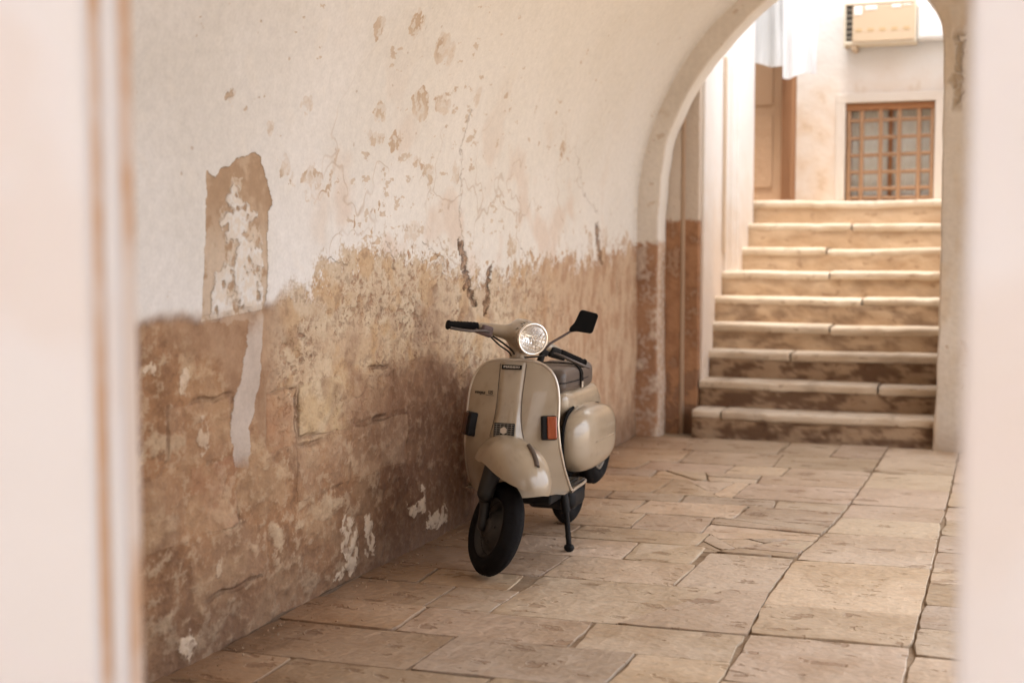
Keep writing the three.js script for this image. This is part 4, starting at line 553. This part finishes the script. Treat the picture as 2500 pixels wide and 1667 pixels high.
  // rear body, tail, cowls
  mesh('body', sdfGeo((x, y, z) => {
    let d = rbox(x, y - 0.565, z + 0.52, 0.135, 0.175, 0.33, 0.10); d = smin(d, cap(x, y, z, [0, 0.72, -0.20], [0, 0.36, -0.10], 0.075, 0.085), 0.08); d = smin(d, rbox(x, y - 0.70, z + 0.44, 0.125, 0.05, 0.30, 0.04), 0.05); return smax(d, 0.335 - y, 0.02);
  }, [-0.2, 0.28, -0.95], [0.2, 0.82, 0.05], 0.0125), paint, scooter);
  for (const s of [-1, 1]) {
    const C = [s * 0.12, 0.502, -0.43], A = [0.135, 0.172, 0.375];
    const f = (x, y, z) => { const zz = z - C[2], wz = 1 - 0.10 * ss(0, 0.4, -zz) ; let d = selli(x - C[0], (y - C[1]) / wz, zz, A[0], A[1], A[2], 3.1); d = smax(d, (s > 0 ? 0.132 - x : x + 0.132), 0.006); return smax(d, 0.34 + 0.07 * ss(-0.5, -0.85, z) - y, 0.025); };
    const c = mesh('side_cowl', sdfGeo(f, [s > 0 ? 0.10 : -0.32, 0.3, -0.88], [s > 0 ? 0.32 : -0.10, 0.76, 0.02], 0.0115), paint, scooter);
    const pts = []; for (let i = 0; i <= 26; i++) { const t = mix(0.12, 1.02, i / 26) * Math.PI, e = 2 / 3.1, cz = Math.sin(t), cy = Math.cos(t); pts.push([s * 0.133, Math.max(0.343, C[1] + (A[1] + 0.004) * Math.sign(cy) * Math.pow(Math.abs(cy), e)), C[2] + (A[2] + 0.004) * Math.sign(cz) * Math.pow(Math.abs(cz), e)]); }
    mesh('rubber_seal', tube(pts, 0.0085, 60, 8), rubber, c);
    if (s > 0) mesh('cowl_strip', tube([[0.2535, 0.50, -0.25], [0.2555, 0.50, -0.42], [0.2535, 0.50, -0.60]], 0.003, 20, 6), paint, c);
  }
  // seat
  const seat = mesh('seat', sdfGeo((x, y, z) => { const top = 0.868 - 0.012 * ss(-0.2, -0.08, z) + 0.012 * ss(-0.5, -0.7, z), w = 0.118 + 0.012 * ss(-0.15, -0.45, z); let d = rbox(x, y - (top + 0.745) / 2, z + 0.38, w, (top - 0.745) / 2, 0.255, 0.038); return d; }, [-0.17, 0.71, -0.8], [0.17, 0.91, -0.08], 0.0095), leather, scooter);
  mesh('seam', tube([[0.12, 0.80, -0.62], [0.132, 0.80, -0.45], [0.123, 0.80, -0.2], [0.11, 0.80, -0.135], [0, 0.80, -0.124], [-0.11, 0.80, -0.135], [-0.123, 0.80, -0.2], [-0.132, 0.80, -0.45], [-0.12, 0.80, -0.62]], 0.0028, 90, 6), dark, seat);
  { const prof = [[-0.139, 0.755], [-0.141, 0.80], [-0.137, 0.838], [-0.115, 0.868], [-0.08, 0.875], [0.08, 0.875], [0.115, 0.868], [0.137, 0.838], [0.141, 0.80], [0.139, 0.755]]; const cv = new THREE.CatmullRomCurve3(prof.map(([x, y]) => V(x * 1.0, y, 0)), false, 'centripetal'); mesh('strap', [grid(60, 1, (a, b) => { const p = cv.getPoint(a); return [p.x * 0.955, p.y + 0.002, -0.40 + 0.034 * b]; }), tube(cv.getPoints(40).map((p) => [p.x * 0.953, p.y + 0.002, -0.40]), 0.003, 60, 6), tube(cv.getPoints(40).map((p) => [p.x * 0.953, p.y + 0.002, -0.366]), 0.003, 60, 6)], rubber, seat);
    mesh('buckle', box(0.132, 0.142, 0.757, 0.79, -0.397, -0.369, 0.004), alu, seat); }
  // floor, frame, stands
  const fl = mesh('floorboard', grid(30, 24, (a, b) => { const z = mix(0.30, -0.24, b), w = table([[-0.24, 0.17], [-0.15, 0.225], [0.1, 0.245], [0.3, 0.25]], z), x = (a * 2 - 1) * w; return [x, 0.328 - 0.01 * ss(0.2, -0.1, z) + 0.012 * ss(0.06, 0.02, Math.abs(x)), z]; }), paint, scooter);
  mesh('floor_edge', [1, -1].map((s) => tube([[s * 0.256, 0.328, 0.215], [s * 0.246, 0.325, 0.08], [s * 0.236, 0.321, -0.08], [s * 0.215, 0.317, -0.18], [s * 0.17, 0.315, -0.235]], 0.007, 40, 8)), alu, fl);
  for (const s of [-1, 1]) for (const x of [0.10, 0.14, 0.18, 0.215]) mesh('floor_rib', box(s * x - 0.006, s * x + 0.006, 0.318, 0.333, -0.16, 0.23, 0.004), steel, fl);
  mesh('underframe', [box(-0.17, 0.17, 0.262, 0.318, -0.16, 0.26, 0.015), box(-0.10, 0.10, 0.22, 0.30, -0.70, -0.12, 0.03), rod([0.13, 0.29, -0.1], [0.13, 0.12, -0.14], 0.012), rod([-0.13, 0.29, -0.1], [-0.13, 0.12, -0.14], 0.012)], dark, scooter);
  mesh('engine', sdfGeo((x, y, z) => smin(rbox(x + 0.10, y - 0.30, z + 0.46, 0.09, 0.11, 0.17, 0.05), rbox(x - 0.02, y - 0.2, z + 0.33, 0.13, 0.055, 0.12, 0.04), 0.03), [-0.24, 0.1, -0.7], [0.2, 0.46, -0.15], 0.014), dark, scooter);
  const ss2 = part('side_stand', scooter); mesh('stand_leg', [tube([[0.17, 0.30, 0.06], [0.185, 0.24, 0.065], [0.200, 0.04, 0.045]], 0.0135, 20, 10), tube([[0.17, 0.30, 0.06], [0.178, 0.265, 0.063], [0.188, 0.2, 0.06]], 0.022, 16, 10)], dark, ss2); mesh('stand_foot', sdfGeo((x, y, z) => cap(x, y, z, [0.197, 0.022, 0.045], [0.205, 0.022, 0.045], 0.022, 0.022) + Math.max(0, y - 0.03) * 0.4, [0.15, -0.005, 0.0], [0.25, 0.06, 0.09], 0.006), dark, ss2);
  { const w = part('spare_wheel', scooter), tr = (g) => { (Array.isArray(g) ? g : [g]).forEach((q) => q.translate(0.165, 0.455, -0.52)); return g; }; mesh('tyre', tr(tyre()), rubber, w); mesh('rim', tr(rim()), std({ color: lin(0.2, 0.17, 0.14), roughness: 0.45, metalness: 0.4 }), w); }
  mesh('tail_light', [box(-0.055, 0.055, 0.60, 0.67, -0.90, -0.83, 0.015)], phy({ color: lin(0.3, 0.02, 0.015), roughness: 0.3, clearcoat: 0.5 }), scooter);
}
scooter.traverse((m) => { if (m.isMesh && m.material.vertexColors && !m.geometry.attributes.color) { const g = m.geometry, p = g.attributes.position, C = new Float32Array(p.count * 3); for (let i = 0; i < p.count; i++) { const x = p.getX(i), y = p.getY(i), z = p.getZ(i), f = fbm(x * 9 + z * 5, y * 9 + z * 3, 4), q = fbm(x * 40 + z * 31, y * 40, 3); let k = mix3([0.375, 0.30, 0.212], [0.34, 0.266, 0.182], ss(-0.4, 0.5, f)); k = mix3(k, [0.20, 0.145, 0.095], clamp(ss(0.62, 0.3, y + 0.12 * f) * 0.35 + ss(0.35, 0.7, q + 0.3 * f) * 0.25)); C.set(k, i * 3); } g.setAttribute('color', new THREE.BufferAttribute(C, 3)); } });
/* ---------- small things in the court ---------- */
function hanging(name, label, x0, x1, y0, y1, z, col, key, hemCol) {
  const o = thing(name, label, 'laundry'); const sheet = (dz) => grid(48, 40, (a, b) => { const y = mix(y0, y1, b), k = 1 - 0.5 * b, f = 0.030 * k * (Math.sin(a * 9 + key + 1.5 * b) * 0.8 + 0.35 * Math.sin(a * 19 + key * 2 - 2 * b) + 0.8 * n2(a * 3 + key, b * 2.5)), sag = 0.03 * Math.sin(a * 5 + key) * ss(0.25, 0, b); return [mix(x0, x1, a) + 0.02 * (1 - b) * Math.sin(b * 5 + key) * (a - 0.3), y + sag * (1 - b) + 0.03 * (a - 0.5) * Math.sin(key), z + f + dz]; });
  mesh('cloth', [sheet(0.012), sheet(-0.012)], phy({ color: lin(...col), roughness: 0.95, transmission: 0.25, thickness: 0 }), o);
  if (hemCol) mesh('edge_band', grid(3, 30, (a, b) => [x0 - 0.02 + 0.035 * a, mix(y0 + 0.25, y1, b), z + 0.05 + 0.01 * Math.sin(b * 9)]), std({ color: lin(...hemCol) }), o);
  return o;
}
hanging('hanging_sheet', 'white sheet with grey folds and a teal edge hanging above the brown doorway', -2.28, -1.92, 3.14, 4.35, -12.62, [0.66, 0.66, 0.65], 1.3, [0.30, 0.50, 0.46]);
hanging('hanging_towel', 'bright white towel hanging lower beside the grey folded sheet', -1.985, -1.66, 3.02, 4.35, -12.56, [0.82, 0.82, 0.82], 4.1);
{ const o = thing('clothes_line', 'thin clothes line carrying the white laundry across the stair court', 'clothes line'); mesh('cord', tube([[-2.25, 4.36, -12.6], [-1.5, 4.33, -12.6], [-0.42, 4.36, -12.6]], 0.005, 24, 6), std({ color: lin(0.5, 0.5, 0.48) }), o); }
{
  const o = thing('air_conditioner', 'yellowed outdoor air conditioner box on the house wall above the barred window', 'air conditioner');
  const cream = std({ color: lin(0.62, 0.53, 0.40), roughness: 0.6 }), yel = std({ color: lin(0.52, 0.385, 0.25), roughness: 0.6 }), dk = std({ color: lin(0.07, 0.06, 0.05), roughness: 0.7 }), wh = std({ color: lin(0.8, 0.78, 0.75), roughness: 0.6 });
  mesh('casing', [box(-1.47, -0.845, 3.67, 3.70, -13.08, -12.84, 0.008), box(-1.47, -0.845, 3.315, 3.345, -13.08, -12.84, 0.008), box(-1.475, -1.455, 3.30, 3.70, -13.08, -12.84, 0.008), box(-0.86, -0.835, 3.315, 3.70, -13.08, -12.84, 0.008), box(-1.455, -0.86, 3.345, 3.67, -13.08, -13.0, 0.004)], cream, o);
  const pn = mesh('front_panel', box(-1.395, -0.845, 3.335, 3.66, -12.86, -12.825, 0.008), yel, o);
  mesh('side_grille', box(-1.456, -1.396, 3.345, 3.66, -12.9, -12.87, 0.004), dk, o);
  for (let i = 0; i < 6; i++) { const y = 3.375 + i * 0.05; mesh('slat', box(-1.455, -1.397, y, y + 0.012, -12.871, -12.855, 0.003), std({ color: lin(0.3, 0.26, 0.2) }), o); }
  for (let i = 0; i < 5; i++) { const x = -1.365 + i * 0.105; mesh('vent_slot', box(x, x + 0.055, 3.425, 3.455, -12.8255, -12.822, 0.002), std({ color: lin(0.50, 0.34, 0.18) }), pn); }
  [[-1.38, 0.07, 3.58], [-1.28, 0.10, 3.62], [-1.05, 0.08, 3.63], [-0.95, 0.07, 3.645]].forEach(([x, w, y]) => mesh('vent_slot', box(x, x + w, y, 3.655, -12.8255, -12.821, 0.002), wh, pn));
  mesh('bracket', box(-1.40, -1.36, 3.27, 3.335, -13.09, -12.86, 0.004), yel, o);
  const u = thing('meter_box', 'pale grey meter box on the house wall right of the yellowed air conditioner', 'meter box'); mesh('box_body', box(-0.83, -0.50, 3.35, 3.665, -13.09, -12.93, 0.012), wh, u); mesh('box_door', box(-0.81, -0.52, 3.37, 3.645, -12.93, -12.92, 0.004), wh, u);
}
renderer.render(scene, camera);
